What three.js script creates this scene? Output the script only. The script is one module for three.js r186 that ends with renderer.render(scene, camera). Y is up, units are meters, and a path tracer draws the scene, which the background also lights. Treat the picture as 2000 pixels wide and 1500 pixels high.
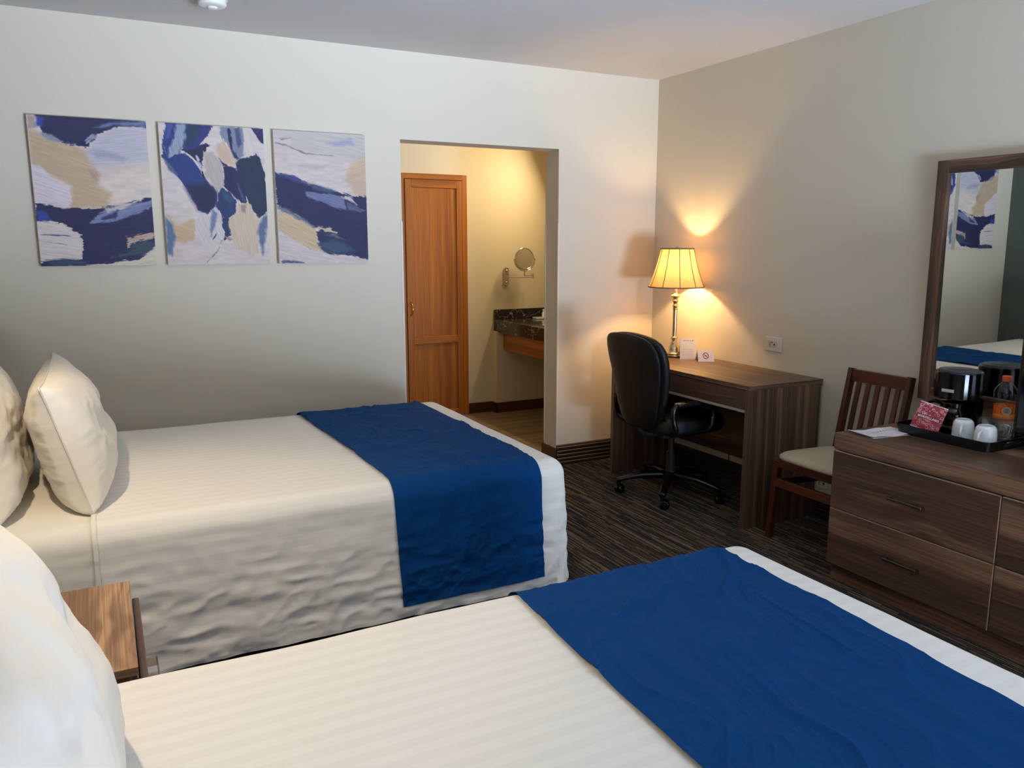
import * as THREE from 'three';
import { RoundedBoxGeometry } from 'three/addons/geometries/RoundedBoxGeometry.js';
import { RectAreaLightUniformsLib } from 'three/addons/lights/RectAreaLightUniformsLib.js';
import { mergeGeometries, mergeVertices } from 'three/addons/utils/BufferGeometryUtils.js';
import { Brush, Evaluator, SUBTRACTION } from 'three-bvh-csg';

// ---------------------------------------------------------------- camera, sky, daylight, exposure
const rad = THREE.MathUtils.degToRad;
const scene = new THREE.Scene();
const renderer = new THREE.WebGLRenderer({ antialias: true });
renderer.toneMapping = THREE.LinearToneMapping;
renderer.toneMappingExposure = 1.06;
renderer.shadowMap.enabled = true;
RectAreaLightUniformsLib.init();
const camera = new THREE.PerspectiveCamera(51.483, 2000 / 1500, 0.02, 60);
camera.position.set(-3.4116, 1.4747, 4.4822);
camera.rotation.set(THREE.MathUtils.degToRad(-10.0054), THREE.MathUtils.degToRad(-27.2906), THREE.MathUtils.degToRad(-0.0284), 'YXZ');
scene.add(camera);
scene.background = new THREE.Color(0.80, 0.90, 1.0);
scene.backgroundIntensity = 4;
// room: right wall x = 0, wall with the prints z = 0, headboard wall x = XL, window wall z = ZF
const H = 2.5406, XL = -3.9, ZF = 5.9;
const WIN = { x0: -2.05, x1: -0.6, y0: 0.06, y1: 2.1 }, BLIND = 1.62;   // blind lowered to this height
const DAY = new THREE.Color(0.60, 0.745, 1.0);
const dayLight = new THREE.RectAreaLight(DAY, 90, 2.9, 7.0);   // daylight thrown up by the sunlit terrace just outside the window
dayLight.name = 'daylight_from_terrace';
dayLight.position.set(-0.75, 0.12, ZF + 3.75);
dayLight.rotation.x = rad(87);
scene.add(dayLight);
const MYAW = -0.4, MPIT = 0.5;                      // the glass sits a hair askew in its frame
const WARM = new THREE.Color(1.0, 0.68, 0.32);

// ---------------------------------------------------------------- helpers
function rng(seed) { let a = seed >>> 0; return () => { a = (a + 0x6D2B79F5) | 0; let t = Math.imul(a ^ (a >>> 15), 1 | a); t = (t + Math.imul(t ^ (t >>> 7), 61 | t)) ^ t; return ((t ^ (t >>> 14)) >>> 0) / 4294967296; }; }
const hash = (x, y, s = 0) => { let h = Math.imul(x | 0, 374761393) + Math.imul(y | 0, 668265263) + Math.imul(s | 0, 2147483647 ^ 0x5bd1e995); h = Math.imul(h ^ (h >>> 13), 1274126177); return ((h ^ (h >>> 16)) >>> 0) / 4294967296; };
const mod = (a, n) => ((a % n) + n) % n;
// value noise; px, py: period in cells (0 = none)
function vn(x, y, s = 0, px = 0, py = 0) {
  const xi = Math.floor(x), yi = Math.floor(y), fx = x - xi, fy = y - yi;
  const u = fx * fx * (3 - 2 * fx), v = fy * fy * (3 - 2 * fy);
  const X0 = px ? mod(xi, px) : xi, X1 = px ? mod(xi + 1, px) : xi + 1, Y0 = py ? mod(yi, py) : yi, Y1 = py ? mod(yi + 1, py) : yi + 1;
  const a = hash(X0, Y0, s), b = hash(X1, Y0, s), c = hash(X0, Y1, s), d = hash(X1, Y1, s);
  return (a + (b - a) * u) * (1 - v) + (c + (d - c) * u) * v;
}
function fbm(x, y, s = 0, oct = 4, px = 0, py = 0) { let r = 0, a = 0.5, n = 0; for (let i = 0; i < oct; i++) { r += a * vn(x, y, s + i * 17, px, py); n += a; a *= 0.5; x *= 2; y *= 2; px *= 2; py *= 2; } return r / n; }
const ss = (a, b, x) => { const t = Math.min(1, Math.max(0, (x - a) / (b - a))); return t * t * (3 - 2 * t); };
const mix = (a, b, t) => a + (b - a) * t;
const mix3 = (a, b, t) => [mix(a[0], b[0], t), mix(a[1], b[1], t), mix(a[2], b[2], t)];
function tex(w, h, f, color = true) {                 // f(u, v) -> [r, g, b] 0..255 or a number 0..1
  const d = new Uint8Array(w * h * 4);
  for (let j = 0; j < h; j++) for (let i = 0; i < w; i++) {
    const c = f((i + 0.5) / w, (j + 0.5) / h), k = (j * w + i) * 4;
    if (typeof c === 'number') { d[k] = d[k + 1] = d[k + 2] = Math.max(0, Math.min(255, c * 255)); } else { d[k] = Math.max(0, Math.min(255, c[0])); d[k + 1] = Math.max(0, Math.min(255, c[1])); d[k + 2] = Math.max(0, Math.min(255, c[2])); }
    d[k + 3] = 255;
  }
  const t = new THREE.DataTexture(d, w, h, THREE.RGBAFormat);
  t.wrapS = t.wrapT = THREE.RepeatWrapping; t.magFilter = THREE.LinearFilter; t.minFilter = THREE.LinearMipmapLinearFilter; t.generateMipmaps = true;
  if (color) t.colorSpace = THREE.SRGBColorSpace;
  t.needsUpdate = true; return t;
}
const rep = (t, x, y) => { t.repeat.set(x, y); return t; };
function canvasTex(w, h, draw) { const c = document.createElement('canvas'); c.width = w; c.height = h; draw(c.getContext('2d'), w, h); const t = new THREE.CanvasTexture(c); t.colorSpace = THREE.SRGBColorSpace; t.anisotropy = 8; return t; }
const std = (o) => new THREE.MeshStandardMaterial({ roughness: 0.6, ...o });
const phy = (o) => new THREE.MeshPhysicalMaterial({ roughness: 0.6, ...o });

const used = {};
function numbered(n) { if (!(n in used)) { used[n] = 0; return n; } used[n]++; return n + '_' + String(used[n]).padStart(3, '0'); }
function mesh(name, geo, mat, parent, pos, rot) {
  const m = new THREE.Mesh(geo, mat); m.name = name; m.castShadow = m.receiveShadow = true;
  if (pos) m.position.set(...pos); if (rot) m.rotation.set(...rot);
  if (parent) parent.add(m); return m;
}
function tag(o, label, category, group) { o.name = numbered(o.name); o.userData.label = label; o.userData.category = category; if (group) o.userData.group = group; scene.add(o); return o; }
function thing(name, label, category, pos = [0, 0, 0], turn = 0, group) { const g = new THREE.Group(); g.name = name; g.position.set(...pos); g.rotation.y = turn; return tag(g, label, category, group); }
function struct(name, geo, mat, label, category, pos, rot) { const m = mesh(name, geo, mat, scene, pos, rot); m.userData = { kind: 'structure', label, category }; return m; }
function structGroup(name, label, category, pos = [0, 0, 0]) { const g = new THREE.Group(); g.name = name; g.position.set(...pos); g.userData = { kind: 'structure', label, category }; scene.add(g); return g; }
// uv in metres, u along the grain
let pieceNo = 0;
function metreUV(g, grain = 'x', off) {
  const p = g.attributes.position, n = g.attributes.normal, uv = new Float32Array(p.count * 2), r = rng(++pieceNo * 7919);
  const o = off || [r() * 3, r() * 3];
  for (let i = 0; i < p.count; i++) {
    const P = { x: p.getX(i), y: p.getY(i), z: p.getZ(i) }, N = { x: Math.abs(n.getX(i)), y: Math.abs(n.getY(i)), z: Math.abs(n.getZ(i)) };
    const ax = N.x >= N.y && N.x >= N.z ? 'x' : N.y >= N.z ? 'y' : 'z';
    let u, v; const rest = ['x', 'y', 'z'].filter((k) => k !== ax);
    if (ax === grain) { u = P[rest[0]]; v = P[rest[1]]; } else { u = P[grain]; v = P[rest.find((k) => k !== grain)]; }
    uv[i * 2] = u + o[0]; uv[i * 2 + 1] = v + o[1];
  }
  g.setAttribute('uv', new THREE.BufferAttribute(uv, 2)); return g;
}
function bx(w, h, d, r = 0.003, grain = 'x', seg = 2) { return metreUV(r > 0 ? new RoundedBoxGeometry(w, h, d, seg, Math.min(r, w / 2.01, h / 2.01, d / 2.01)) : new THREE.BoxGeometry(w, h, d), grain); }
// box between two corners
function bxc(a, b, r, grain) { const g = bx(b[0] - a[0], b[1] - a[1], b[2] - a[2], r, grain); g.translate((a[0] + b[0]) / 2, (a[1] + b[1]) / 2, (a[2] + b[2]) / 2); return g; }
const merge = (l) => mergeGeometries(l.map((g) => { g = g.index ? g.toNonIndexed() : g; for (const k of Object.keys(g.attributes)) if (!['position', 'normal', 'uv'].includes(k)) g.deleteAttribute(k); return g; }));
const lathe = (pts, seg = 40) => new THREE.LatheGeometry(pts.map((p) => new THREE.Vector2(p[0], p[1])), seg);
const tube = (pts, r, seg = 24, rs = 10, closed = false) => new THREE.TubeGeometry(new THREE.CatmullRomCurve3(pts.map((p) => new THREE.Vector3(...p)), closed, 'catmullrom', 0.5), seg, r, rs, closed);
function cylBetween(a, b, r0, r1 = r0, seg = 12) { const A = new THREE.Vector3(...a), B = new THREE.Vector3(...b), d = B.clone().sub(A), g = new THREE.CylinderGeometry(r1, r0, d.length(), seg); g.applyQuaternion(new THREE.Quaternion().setFromUnitVectors(new THREE.Vector3(0, 1, 0), d.clone().normalize())); g.translate(...A.add(B).multiplyScalar(0.5).toArray()); return g; }
function barBetween(a, b, w, d, r = 0.004, up = [0, 0, 1]) {   // square bar, w along up-axis side, grain along its length
  const A = new THREE.Vector3(...a), B = new THREE.Vector3(...b), dir = B.clone().sub(A), L = dir.length(); dir.normalize();
  const g = bx(w, L, d, r, 'y'); const z = new THREE.Vector3(...up).addScaledVector(dir, -dir.dot(new THREE.Vector3(...up))).normalize(), x = new THREE.Vector3().crossVectors(dir, z);
  g.applyMatrix4(new THREE.Matrix4().makeBasis(x, dir, z)); g.translate(...A.add(B).multiplyScalar(0.5).toArray()); return g;
}
function rrect(w, h, r) { const s = new THREE.Shape(), x = -w / 2, y = -h / 2; s.moveTo(x + r, y); s.lineTo(x + w - r, y); s.absarc(x + w - r, y + r, r, -Math.PI / 2, 0); s.lineTo(x + w, y + h - r); s.absarc(x + w - r, y + h - r, r, 0, Math.PI / 2); s.lineTo(x + r, y + h); s.absarc(x + r, y + h - r, r, Math.PI / 2, Math.PI); s.lineTo(x, y + r); s.absarc(x + r, y + r, r, Math.PI, Math.PI * 1.5); return s; }
const extr = (s, depth, bevel = 0, seg = 8) => new THREE.ExtrudeGeometry(s, { depth, bevelEnabled: bevel > 0, bevelSize: bevel, bevelThickness: bevel, bevelSegments: 2, curveSegments: seg });
// surface from a function f(i/nu, j/nv) -> [x, y, z], uv [u, v]
function sheet(nu, nv, f, uvf) {
  const p = [], uv = [], ix = [];
  for (let j = 0; j <= nv; j++) for (let i = 0; i <= nu; i++) { p.push(...f(i / nu, j / nv)); uv.push(...uvf(i / nu, j / nv)); }
  for (let j = 0; j < nv; j++) for (let i = 0; i < nu; i++) { const a = j * (nu + 1) + i, b = a + 1, c = a + nu + 1, d = c + 1; ix.push(a, c, b, b, c, d); }
  const g = new THREE.BufferGeometry(); g.setAttribute('position', new THREE.Float32BufferAttribute(p, 3)); g.setAttribute('uv', new THREE.Float32BufferAttribute(uv, 2)); g.setIndex(ix); g.computeVertexNormals(); return g;
}
// loft of closed sections, each a list of points, with end caps
function loft(sections) {
  const n = sections[0].length, p = [], uv = [], ix = [];
  sections.forEach((s, j) => s.forEach((q, i) => { p.push(...q); uv.push(i / n, j / sections.length); }));
  for (let j = 0; j < sections.length - 1; j++) for (let i = 0; i < n; i++) { const a = j * n + i, b = j * n + (i + 1) % n, c = a + n, d = b + n; ix.push(a, b, c, b, d, c); }
  for (const [j, flip] of [[0, 1], [sections.length - 1, 0]]) { const s = sections[j], c = [0, 1, 2].map((k) => s.reduce((t, q) => t + q[k], 0) / n), at = p.length / 3; p.push(...c); uv.push(0.5, 0.5); for (let i = 0; i < n; i++) { const a = j * n + i, b = j * n + (i + 1) % n; flip ? ix.push(b, a, at) : ix.push(a, b, at); } }
  const g = new THREE.BufferGeometry(); g.setAttribute('position', new THREE.Float32BufferAttribute(p, 3)); g.setAttribute('uv', new THREE.Float32BufferAttribute(uv, 2)); g.setIndex(ix); g.computeVertexNormals(); return g;
}
// ---------------------------------------------------------------- materials
const noiseBump = tex(256, 256, (u, v) => fbm(u * 40, v * 40, 5, 3, 40, 40), false);
const M = {};
M.wall = std({ color: '#d3c9b5', roughness: 0.75, bumpMap: noiseBump, bumpScale: 0.0003 });
M.ceiling = std({ color: '#cac6c0', roughness: 0.9, bumpMap: noiseBump, bumpScale: 0.0004 });
M.accent = std({ color: '#5c6560', roughness: 0.8, bumpMap: noiseBump, bumpScale: 0.0004 });
M.alcove = std({ color: '#d8ccac', roughness: 0.6, bumpMap: noiseBump, bumpScale: 0.0002 });
M.guard = std({ color: '#dad4c6', roughness: 0.5 });
M.white = std({ color: '#e9e6df', roughness: 0.45 });
// carpet: short yarn dashes running with z
const carpetCol = (() => {
  const N = 1024, cols = 146, d = new Uint8Array(N * cols), r = rng(11);
  for (let c = 0; c < cols; c++) { let y = 0, k = 1; const o = Math.floor(r() * N); while (y < N) { const L = 90 + Math.floor(r() * 330); k = r() < 0.4 ? 0 : r() < 0.6 ? 1 : 2; for (let q = 0; q < L && y < N; q++, y++) d[c * N + (y + o) % N] = k; } }
  return { at: (u, v) => { const x = u * cols, c = Math.floor(x) % cols; return [d[c * N + Math.floor(v * N) % N], x - Math.floor(x)]; } };
})();
const PAL = [[20, 16, 11], [68, 53, 39], [118, 97, 72]];
M.carpet = std({
  roughness: 1, map: tex(1024, 1024, (u, v) => { const [k, f] = carpetCol.at(u, v), e = 1 - 0.35 * Math.pow(Math.abs(f - 0.5) * 2, 3), n = 0.72 + 0.56 * vn(u * 512, v * 340, 3, 512, 340); return PAL[k].map((c) => c * e * n); }),
  bumpMap: tex(1024, 1024, (u, v) => { const [k, f] = carpetCol.at(u, v); return (0.35 + 0.2 * k) * (1 - Math.pow(Math.abs(f - 0.5) * 2, 2) * 0.7) * (0.7 + 0.3 * vn(u * 512, v * 400, 9, 512, 400)); }, false), bumpScale: 0.004,
});
// wood: grain along u, one tile = W x V metres
function woodTex(seed, dark, mid, light, rings, wave, fine = 0.35, w = 1024, h = 512) {
  return tex(w, h, (u, v) => {
    const wv = wave * (fbm(u * 3, v * 2, seed, 3, 3, 2) - 0.5) * 2;
    const t = fbm(u * 1 + 0.0, (v + wv) * rings, seed + 40, 4, 1, rings);
    const t2 = vn(u * 2, (v + wv * 0.7) * rings * 7, seed + 60, 2, rings * 7);
    const pore = vn(u * 5, v * 230, seed + 90, 5, 230);
    let c = mix3(dark, mid, ss(0.28, 0.55, t)); c = mix3(c, light, ss(0.58, 0.78, t) * 0.9); c = mix3(c, light, ss(0.72, 0.95, t2) * 0.55); c = mix3(c, dark, ss(0.7, 1, 1 - t2) * 0.5);
    const k = 1 - fine * 0.5 + fine * pore; return c.map((q) => q * k);
  });
}
const woodMat = (t, rough, o = {}) => std({ map: t, roughness: rough, ...o });
M.walnut = woodMat(woodTex(3, [62, 44, 34], [92, 66, 51], [132, 100, 78], 9, 0.085), 0.36);
M.walnut.map.repeat.set(0.8, 1.4);
M.walnutLine = woodMat(woodTex(5, [76, 55, 42], [102, 75, 57], [130, 100, 77], 34, 0.012), 0.4);
M.walnutLine.map.repeat.set(0.7, 1.5);
M.walnutLight = woodMat(woodTex(8, [104, 74, 52], [134, 99, 72], [182, 144, 108], 8, 0.11), 0.4);
M.walnutLight.map.repeat.set(1.1, 1.6);
M.edgeBand = std({ color: '#a3876f', roughness: 0.4 });
M.oak = woodMat(woodTex(13, [140, 80, 22], [164, 98, 30], [184, 116, 42], 10, 0.04, 0.2), 0.35);
M.oak.map.repeat.set(0.8, 2);
M.cherry = woodMat(woodTex(21, [54, 23, 12], [76, 33, 17], [94, 44, 24], 8, 0.04, 0.25), 0.34);
M.cherry.map.repeat.set(1, 2);
M.darkBase = woodMat(woodTex(27, [52, 27, 20], [70, 37, 27], [84, 48, 36], 8, 0.02, 0.25), 0.4);
M.ribBase = std({ color: '#2c201c', roughness: 0.45 });
M.vinyl = woodMat(woodTex(31, [128, 108, 82], [148, 126, 98], [166, 144, 114], 14, 0.02, 0.2), 0.45);
M.vinyl.map.repeat.set(0.8, 1.1);
M.granite = std({ roughness: 0.12, map: tex(512, 512, (u, v) => { const a = Math.abs(fbm(u * 5, v * 5, 71, 5, 5, 5) - 0.5), b = vn(u * 90, v * 90, 77, 90, 90); let c = mix3([40, 35, 30], [74, 66, 57], b * b); c = mix3([176, 166, 150], c, ss(0.0, 0.014, a)); return c; }) });
M.granite.map.repeat.set(2, 2);
// bedding
const stripeCol = tex(64, 256, (u, v) => { const s = ss(0.46, 0.5, v) - ss(0.96, 1.0, v); const t = 228 + 4 * s + 5 * (hash(Math.floor(u * 64), Math.floor(v * 256), 3) - 0.5); return [t, t * 0.985, t * 0.955]; });
const creases = (seed, n) => tex(512, 512, (u, v) => { let r = 0, a = 0.5; for (let o = 0; o < 4; o++) { const f = n << o, w = fbm(u * 3, v * 3, seed + 50 + o, 2, 3, 3) * 0.2; r += a * (1 - Math.abs(2 * vn((u + w) * f, (v + w) * f, seed + o, f, f) - 1)); a *= 0.5; } return r; }, false);
const creaseBump = creases(101, 5), creaseFine = creases(131, 9);
M.coverlet = std({ map: stripeCol, roughness: 0.92, bumpMap: (() => { const t = tex(64, 256, (u, v) => 0.5 + 0.25 * (ss(0.46, 0.5, v) - ss(0.96, 1.0, v)) + 0.25 * hash(Math.floor(u * 64), Math.floor(v * 256), 8), false); t.repeat.set(8, 22); return t; })(), bumpScale: 0.00035 });
stripeCol.repeat.set(8, 22);
M.sheet = std({ color: '#e3dfd6', roughness: 0.92, bumpMap: rep(creaseFine.clone(), 1.1, 1.1), bumpScale: 0.003 });
M.pillow = std({ color: '#e6dfd3', roughness: 0.92, bumpMap: rep(creaseBump.clone(), 1.3, 1.3), bumpScale: 0.003 });
M.runner = phy({ roughness: 0.9, specularIntensity: 0.25, map: tex(256, 256, (u, v) => { const n = 0.9 + 0.2 * hash(Math.floor(u * 256), Math.floor(v * 256), 4); return [3 * n, 59 * n, 114 * n]; }), bumpMap: rep(creaseBump.clone(), 2.2, 1.2), bumpScale: 0.006 });
M.runner.map.repeat.set(4, 4);
M.skirt = std({ color: '#0f1d3c', roughness: 0.95 });
// metal, plastic, glass
M.pewter = std({ color: '#cdb98e', metalness: 1, roughness: 0.27 });
M.chrome = std({ color: '#d8d4cc', metalness: 1, roughness: 0.12 });
M.nickel = std({ color: '#9a938a', metalness: 1, roughness: 0.35 });
M.brass = std({ color: '#c9a45c', metalness: 1, roughness: 0.25 });
M.pull = std({ color: '#6a625c', metalness: 1, roughness: 0.35 });
M.mirror = std({ color: '#e4e8e4', metalness: 1, roughness: 0.0 });
M.black = std({ color: '#0c0d0e', roughness: 0.25 });
M.gloss = phy({ color: '#070708', roughness: 0.12, specularIntensity: 0.7 });
M.blackMatte = std({ color: '#121213', roughness: 0.6 });
M.leather = std({ color: '#060606', roughness: 0.42, bumpMap: rep(noiseBump.clone(), 6, 6), bumpScale: 0.0006 });
M.beige = std({ color: '#b3a68a', roughness: 0.5, bumpMap: rep(noiseBump.clone(), 4, 4), bumpScale: 0.0005 });
M.porcelain = phy({ color: '#eef0ef', roughness: 0.15, clearcoat: 0.6 });
M.glass = phy({ color: '#ffffff', transmission: 1, thickness: 0, roughness: 0.02, ior: 1.45 });
M.plastic = std({ color: '#d8d2c4', roughness: 0.4 });
M.slot = std({ color: '#2a241c', roughness: 0.7 });
M.paper = std({ color: '#e4e0dc', roughness: 0.8 });
// ---------------------------------------------------------------- the room
const DX0 = -1.8167, DX1 = -0.7653, DYT = 2.0605, WT = 0.165;       // doorway in the print wall
const AZ = -1.8, AXR = 0.2, AXL = -2.0;                              // alcove behind it
const T = 0.15;
function wallWithHole(x0, x1, y0, y1, h, depth) { const s = new THREE.Shape([[x0, y0], [x1, y0], [x1, y1], [x0, y1]].map((p) => new THREE.Vector2(...p))); s.holes.push(new THREE.Path([[h[0], h[2]], [h[0], h[3]], [h[1], h[3]], [h[1], h[2]]].map((p) => new THREE.Vector2(...p)))); return extr(s, depth); }
{
  const s = new THREE.Shape([[XL - T, -0.02], [DX0, -0.02], [DX0, DYT], [DX1, DYT], [DX1, -0.02], [AXR + T, -0.02], [AXR + T, H + 0.1], [XL - T, H + 0.1]].map((p) => new THREE.Vector2(...p)));
  struct('wall_back', extr(s, WT), M.wall, 'warm grey wall with three canvas prints and a doorway', 'wall', [0, 0, -WT]);
}
struct('wall_right', bxc([0, -0.02, 0], [T, H + 0.1, ZF + T], 0), M.wall, 'warm grey wall behind the desk and framed mirror', 'wall');
struct('wall_left', bxc([XL - T, -0.02, 0], [XL, H + 0.1, ZF + T], 0), M.accent, 'dark grey green accent wall at the heads of the beds', 'wall');
struct('wall_front', wallWithHole(XL, 0, -0.02, H + 0.1, [WIN.x0, WIN.x1, WIN.y0, WIN.y1], T), M.wall, 'wall with the window behind the camera', 'wall', [0, 0, ZF]);
struct('floor', bxc([XL, -0.1, -0.1], [0, 0, ZF], 0, 'x'), M.carpet, 'dark brown carpet with short streaks', 'floor');
struct('ceiling', bxc([XL - T, H, -WT], [T, H + 0.1, ZF + T], 0), M.ceiling, 'plain white ceiling', 'ceiling');
struct('wall_alcove_back', bxc([AXL - T, -0.1, AZ - T], [AXR + T, H, AZ], 0), M.alcove, 'cream wall of the vanity alcove seen through the doorway', 'wall');
struct('wall_alcove_right', bxc([AXR, -0.1, AZ], [AXR + T, H, -WT], 0), M.alcove, 'cream alcove wall behind the vanity', 'wall');
struct('wall_alcove_left', bxc([AXL - T, -0.1, AZ], [AXL, H, -WT], 0), M.alcove, 'cream alcove wall hidden left of the doorway', 'wall');
struct('wall_alcove_chase', bxc([-0.365, 0, AZ], [AXR, 0.72, AZ + 0.085], 0.002), M.alcove, 'boxed out cream wall below the vanity top', 'wall');
struct('ceiling_alcove', bxc([AXL - T, 2.42, AZ - T], [AXR + T, 2.52, -WT], 0), M.ceiling, 'white ceiling of the vanity alcove', 'ceiling');
struct('floor_alcove', bxc([AXL, -0.1, AZ], [AXR, 0.0, -0.1], 0, 'x'), M.vinyl, 'tan wood look floor of the vanity alcove', 'floor');
// ribbed dark baseboard
function ribbed(len) { const s = new THREE.Shape(); s.moveTo(0, 0); s.lineTo(0.012, 0); const n = 5; for (let i = 0; i < n; i++) { const y0 = 0.004 + i * 0.0255; s.lineTo(0.012, y0); s.lineTo(0.0165, y0 + 0.006); s.lineTo(0.0165, y0 + 0.017); s.lineTo(0.012, y0 + 0.0215); } s.lineTo(0.012, 0.135); s.lineTo(0.004, 0.14); s.lineTo(0, 0.14); return extr(s, len); }
struct('baseboard_back', (() => { const g = ribbed(-DX1 - 0.0); g.rotateY(-Math.PI / 2); g.translate(0, 0, 0); return g; })(), M.ribBase, 'dark ribbed baseboard between doorway and desk', 'baseboard');
struct('baseboard_back_left', (() => { const g = ribbed(DX0 - XL); g.rotateY(-Math.PI / 2); g.translate(DX0, 0, 0); return g; })(), M.ribBase, 'dark ribbed baseboard behind the far bed', 'baseboard');
struct('baseboard_right', (() => { const g = ribbed(ZF - 0.02); g.rotateY(Math.PI); g.translate(0, 0, ZF); return g; })(), M.ribBase, 'dark ribbed baseboard along the desk wall', 'baseboard');
struct('baseboard_jamb', bxc([DX1 - 0.014, 0, -WT - 0.014], [DX1, 0.12, 0.0], 0.003, 'z'), M.darkBase, 'brown baseboard on the doorway jamb', 'baseboard');
struct('baseboard_alcove', bxc([-0.605, 0, AZ], [-0.365, 0.09, AZ + 0.015], 0.003, 'x'), M.darkBase, 'dark red brown baseboard beside the closet door', 'baseboard');
struct('baseboard_chase', merge([bxc([-0.38, 0, AZ + 0.085], [AXR, 0.09, AZ + 0.1], 0.003, 'x'), bxc([-0.38, 0, AZ + 0.01], [-0.365, 0.09, AZ + 0.1], 0.003, 'z')]), M.darkBase, 'dark red brown baseboard under the vanity', 'baseboard');
// white corner guards on the doorway edges
const guard = (x, z, sx, sz) => merge([bxc([Math.min(x, x + sx * 0.009), 0.14, Math.min(z, z + sz * 0.003)], [Math.max(x, x + sx * 0.009), 1.6, Math.max(z, z + sz * 0.003)], 0.001), bxc([Math.min(x, x - sx * 0.003), 0.14, Math.min(z + sz * 0.003, z - sz * 0.009)], [Math.max(x, x - sx * 0.003), 1.6, Math.max(z + sz * 0.003, z - sz * 0.009)], 0.001)]);
struct('trim_1', guard(DX0, 0, -1, 1), M.guard, 'white corner guard on the left doorway edge', 'trim');
struct('trim_2', guard(DX1, 0, 1, 1), M.guard, 'white corner guard on the right doorway edge', 'trim');
struct('trim_3', guard(DX1, -WT, 1, -1), M.guard, 'white corner guard on the far edge of the right jamb', 'trim');

// ---- window behind the camera
{
  const w = structGroup('window_1', 'large white framed window behind the camera', 'window');
  const { x0, x1, y0, y1 } = WIN, f = 0.05, z0 = ZF + 0.05, z1 = ZF + 0.11, xm = (x0 + x1) / 2;
  for (const [a, b] of [[[x0, y0], [x0 + f, y1]], [[x1 - f, y0], [x1, y1]], [[x0 + f, y0], [x1 - f, y0 + f]], [[x0 + f, y1 - f], [x1 - f, y1]], [[xm - f / 2, y0 + f], [xm + f / 2, y1 - f]]]) mesh('window_frame', bxc([a[0], a[1], z0], [b[0], b[1], z1], 0.004), M.white, w);
  for (const [a, b] of [[x0 + f, xm - f / 2], [xm + f / 2, x1 - f]]) mesh('pane', bxc([a, y0 + f, ZF + 0.077], [b, y1 - f, ZF + 0.083], 0), M.glass, w);
  const bl = thing('roller_blind', 'pale roller blind half lowered over the window', 'blind'); mesh('blind_fabric', bxc([x0 + 0.01, BLIND, ZF + 0.03], [x1 - 0.01, y1 - 0.04, ZF + 0.034], 0), std({ color: '#b8b2a6', roughness: 0.9 }), bl); mesh('bottom_bar', bxc([x0 + 0.01, BLIND - 0.025, ZF + 0.026], [x1 - 0.01, BLIND, ZF + 0.038], 0.004), M.white, bl); mesh('roller', cylBetween([x0 + 0.005, y1 - 0.03, ZF + 0.032], [x1 - 0.005, y1 - 0.03, ZF + 0.032], 0.022), M.white, bl);
  mesh('window_sill', bxc([x0 - 0.04, y0 - 0.03, ZF - 0.06], [x1 + 0.04, y0, ZF + 0.05], 0.004), M.white, w);
  struct('ground_outside', bxc([-30, -0.4, ZF + T], [30, -0.2, ZF + 40], 0), std({ color: '#b9b4aa', roughness: 0.95 }), 'pale paving outside the window', 'ground');
  const cm = std({ color: '#8d877c', roughness: 0.95 });
  const curtain = (a, b, label) => { const n = 90; const g = sheet(n, 2, (u, v) => [mix(a, b, u), mix(0.06, 2.32, v), ZF - 0.11 + 0.028 * Math.sin(u * 60)], (u, v) => [u, v]); tag(mesh('curtain', g, cm), label, 'curtain'); };
  curtain(-2.6, -2.07, 'grey curtain gathered on the bed side of the window'); curtain(-0.58, -0.1, 'grey curtain gathered on the dresser side of the window');
  tag(mesh('curtain_rod', cylBetween([-2.7, 2.34, ZF - 0.11], [-0.05, 2.34, ZF - 0.11], 0.012), M.nickel), 'metal curtain rod above the window', 'curtain rod');
}

// ---- closet door in the alcove
{
  const d = structGroup('door_1', 'tall brown oak closet door with two recessed panels in the alcove', 'door');
  const x0 = -1.155, x1 = -0.655, z = AZ;
  mesh('casing', merge([bxc([x1 + 0.004, 0, z], [-0.605, 2.035, z + 0.022], 0.004, 'y'), bxc([x0 - 0.05, 0, z], [x0 - 0.004, 2.035, z + 0.022], 0.004, 'y'), bxc([x0 - 0.004, 1.992, z], [x1 + 0.004, 2.035, z + 0.022], 0.004, 'x')]), M.oak, d);
  for (const [a, b] of [[x0, x0 + 0.05], [x1 - 0.05, x1]]) mesh('stile', bxc([a, 0.012, z + 0.004], [b, 1.988, z + 0.03], 0.004, 'y'), M.oak, d);
  for (const [a, b] of [[0.012, 0.06], [0.64, 0.702], [1.925, 1.988]]) mesh('rail', bxc([x0 + 0.05, a, z + 0.004], [x1 - 0.05, b, z + 0.03], 0.004, 'x'), M.oak, d);
  for (const [a, b] of [[0.06, 0.64], [0.702, 1.925]]) mesh('panel', bxc([x0 + 0.05, a, z + 0.002], [x1 - 0.05, b, z + 0.014], 0, 'y'), M.oak, d);
  mesh('handle', tube([[x0 + 0.026, 0.885, z + 0.028], [x0 + 0.03, 0.9, z + 0.05], [x0 + 0.036, 0.94, z + 0.06], [x0 + 0.03, 0.98, z + 0.05], [x0 + 0.026, 0.995, z + 0.028]], 0.006), M.brass, d);
}
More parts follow.
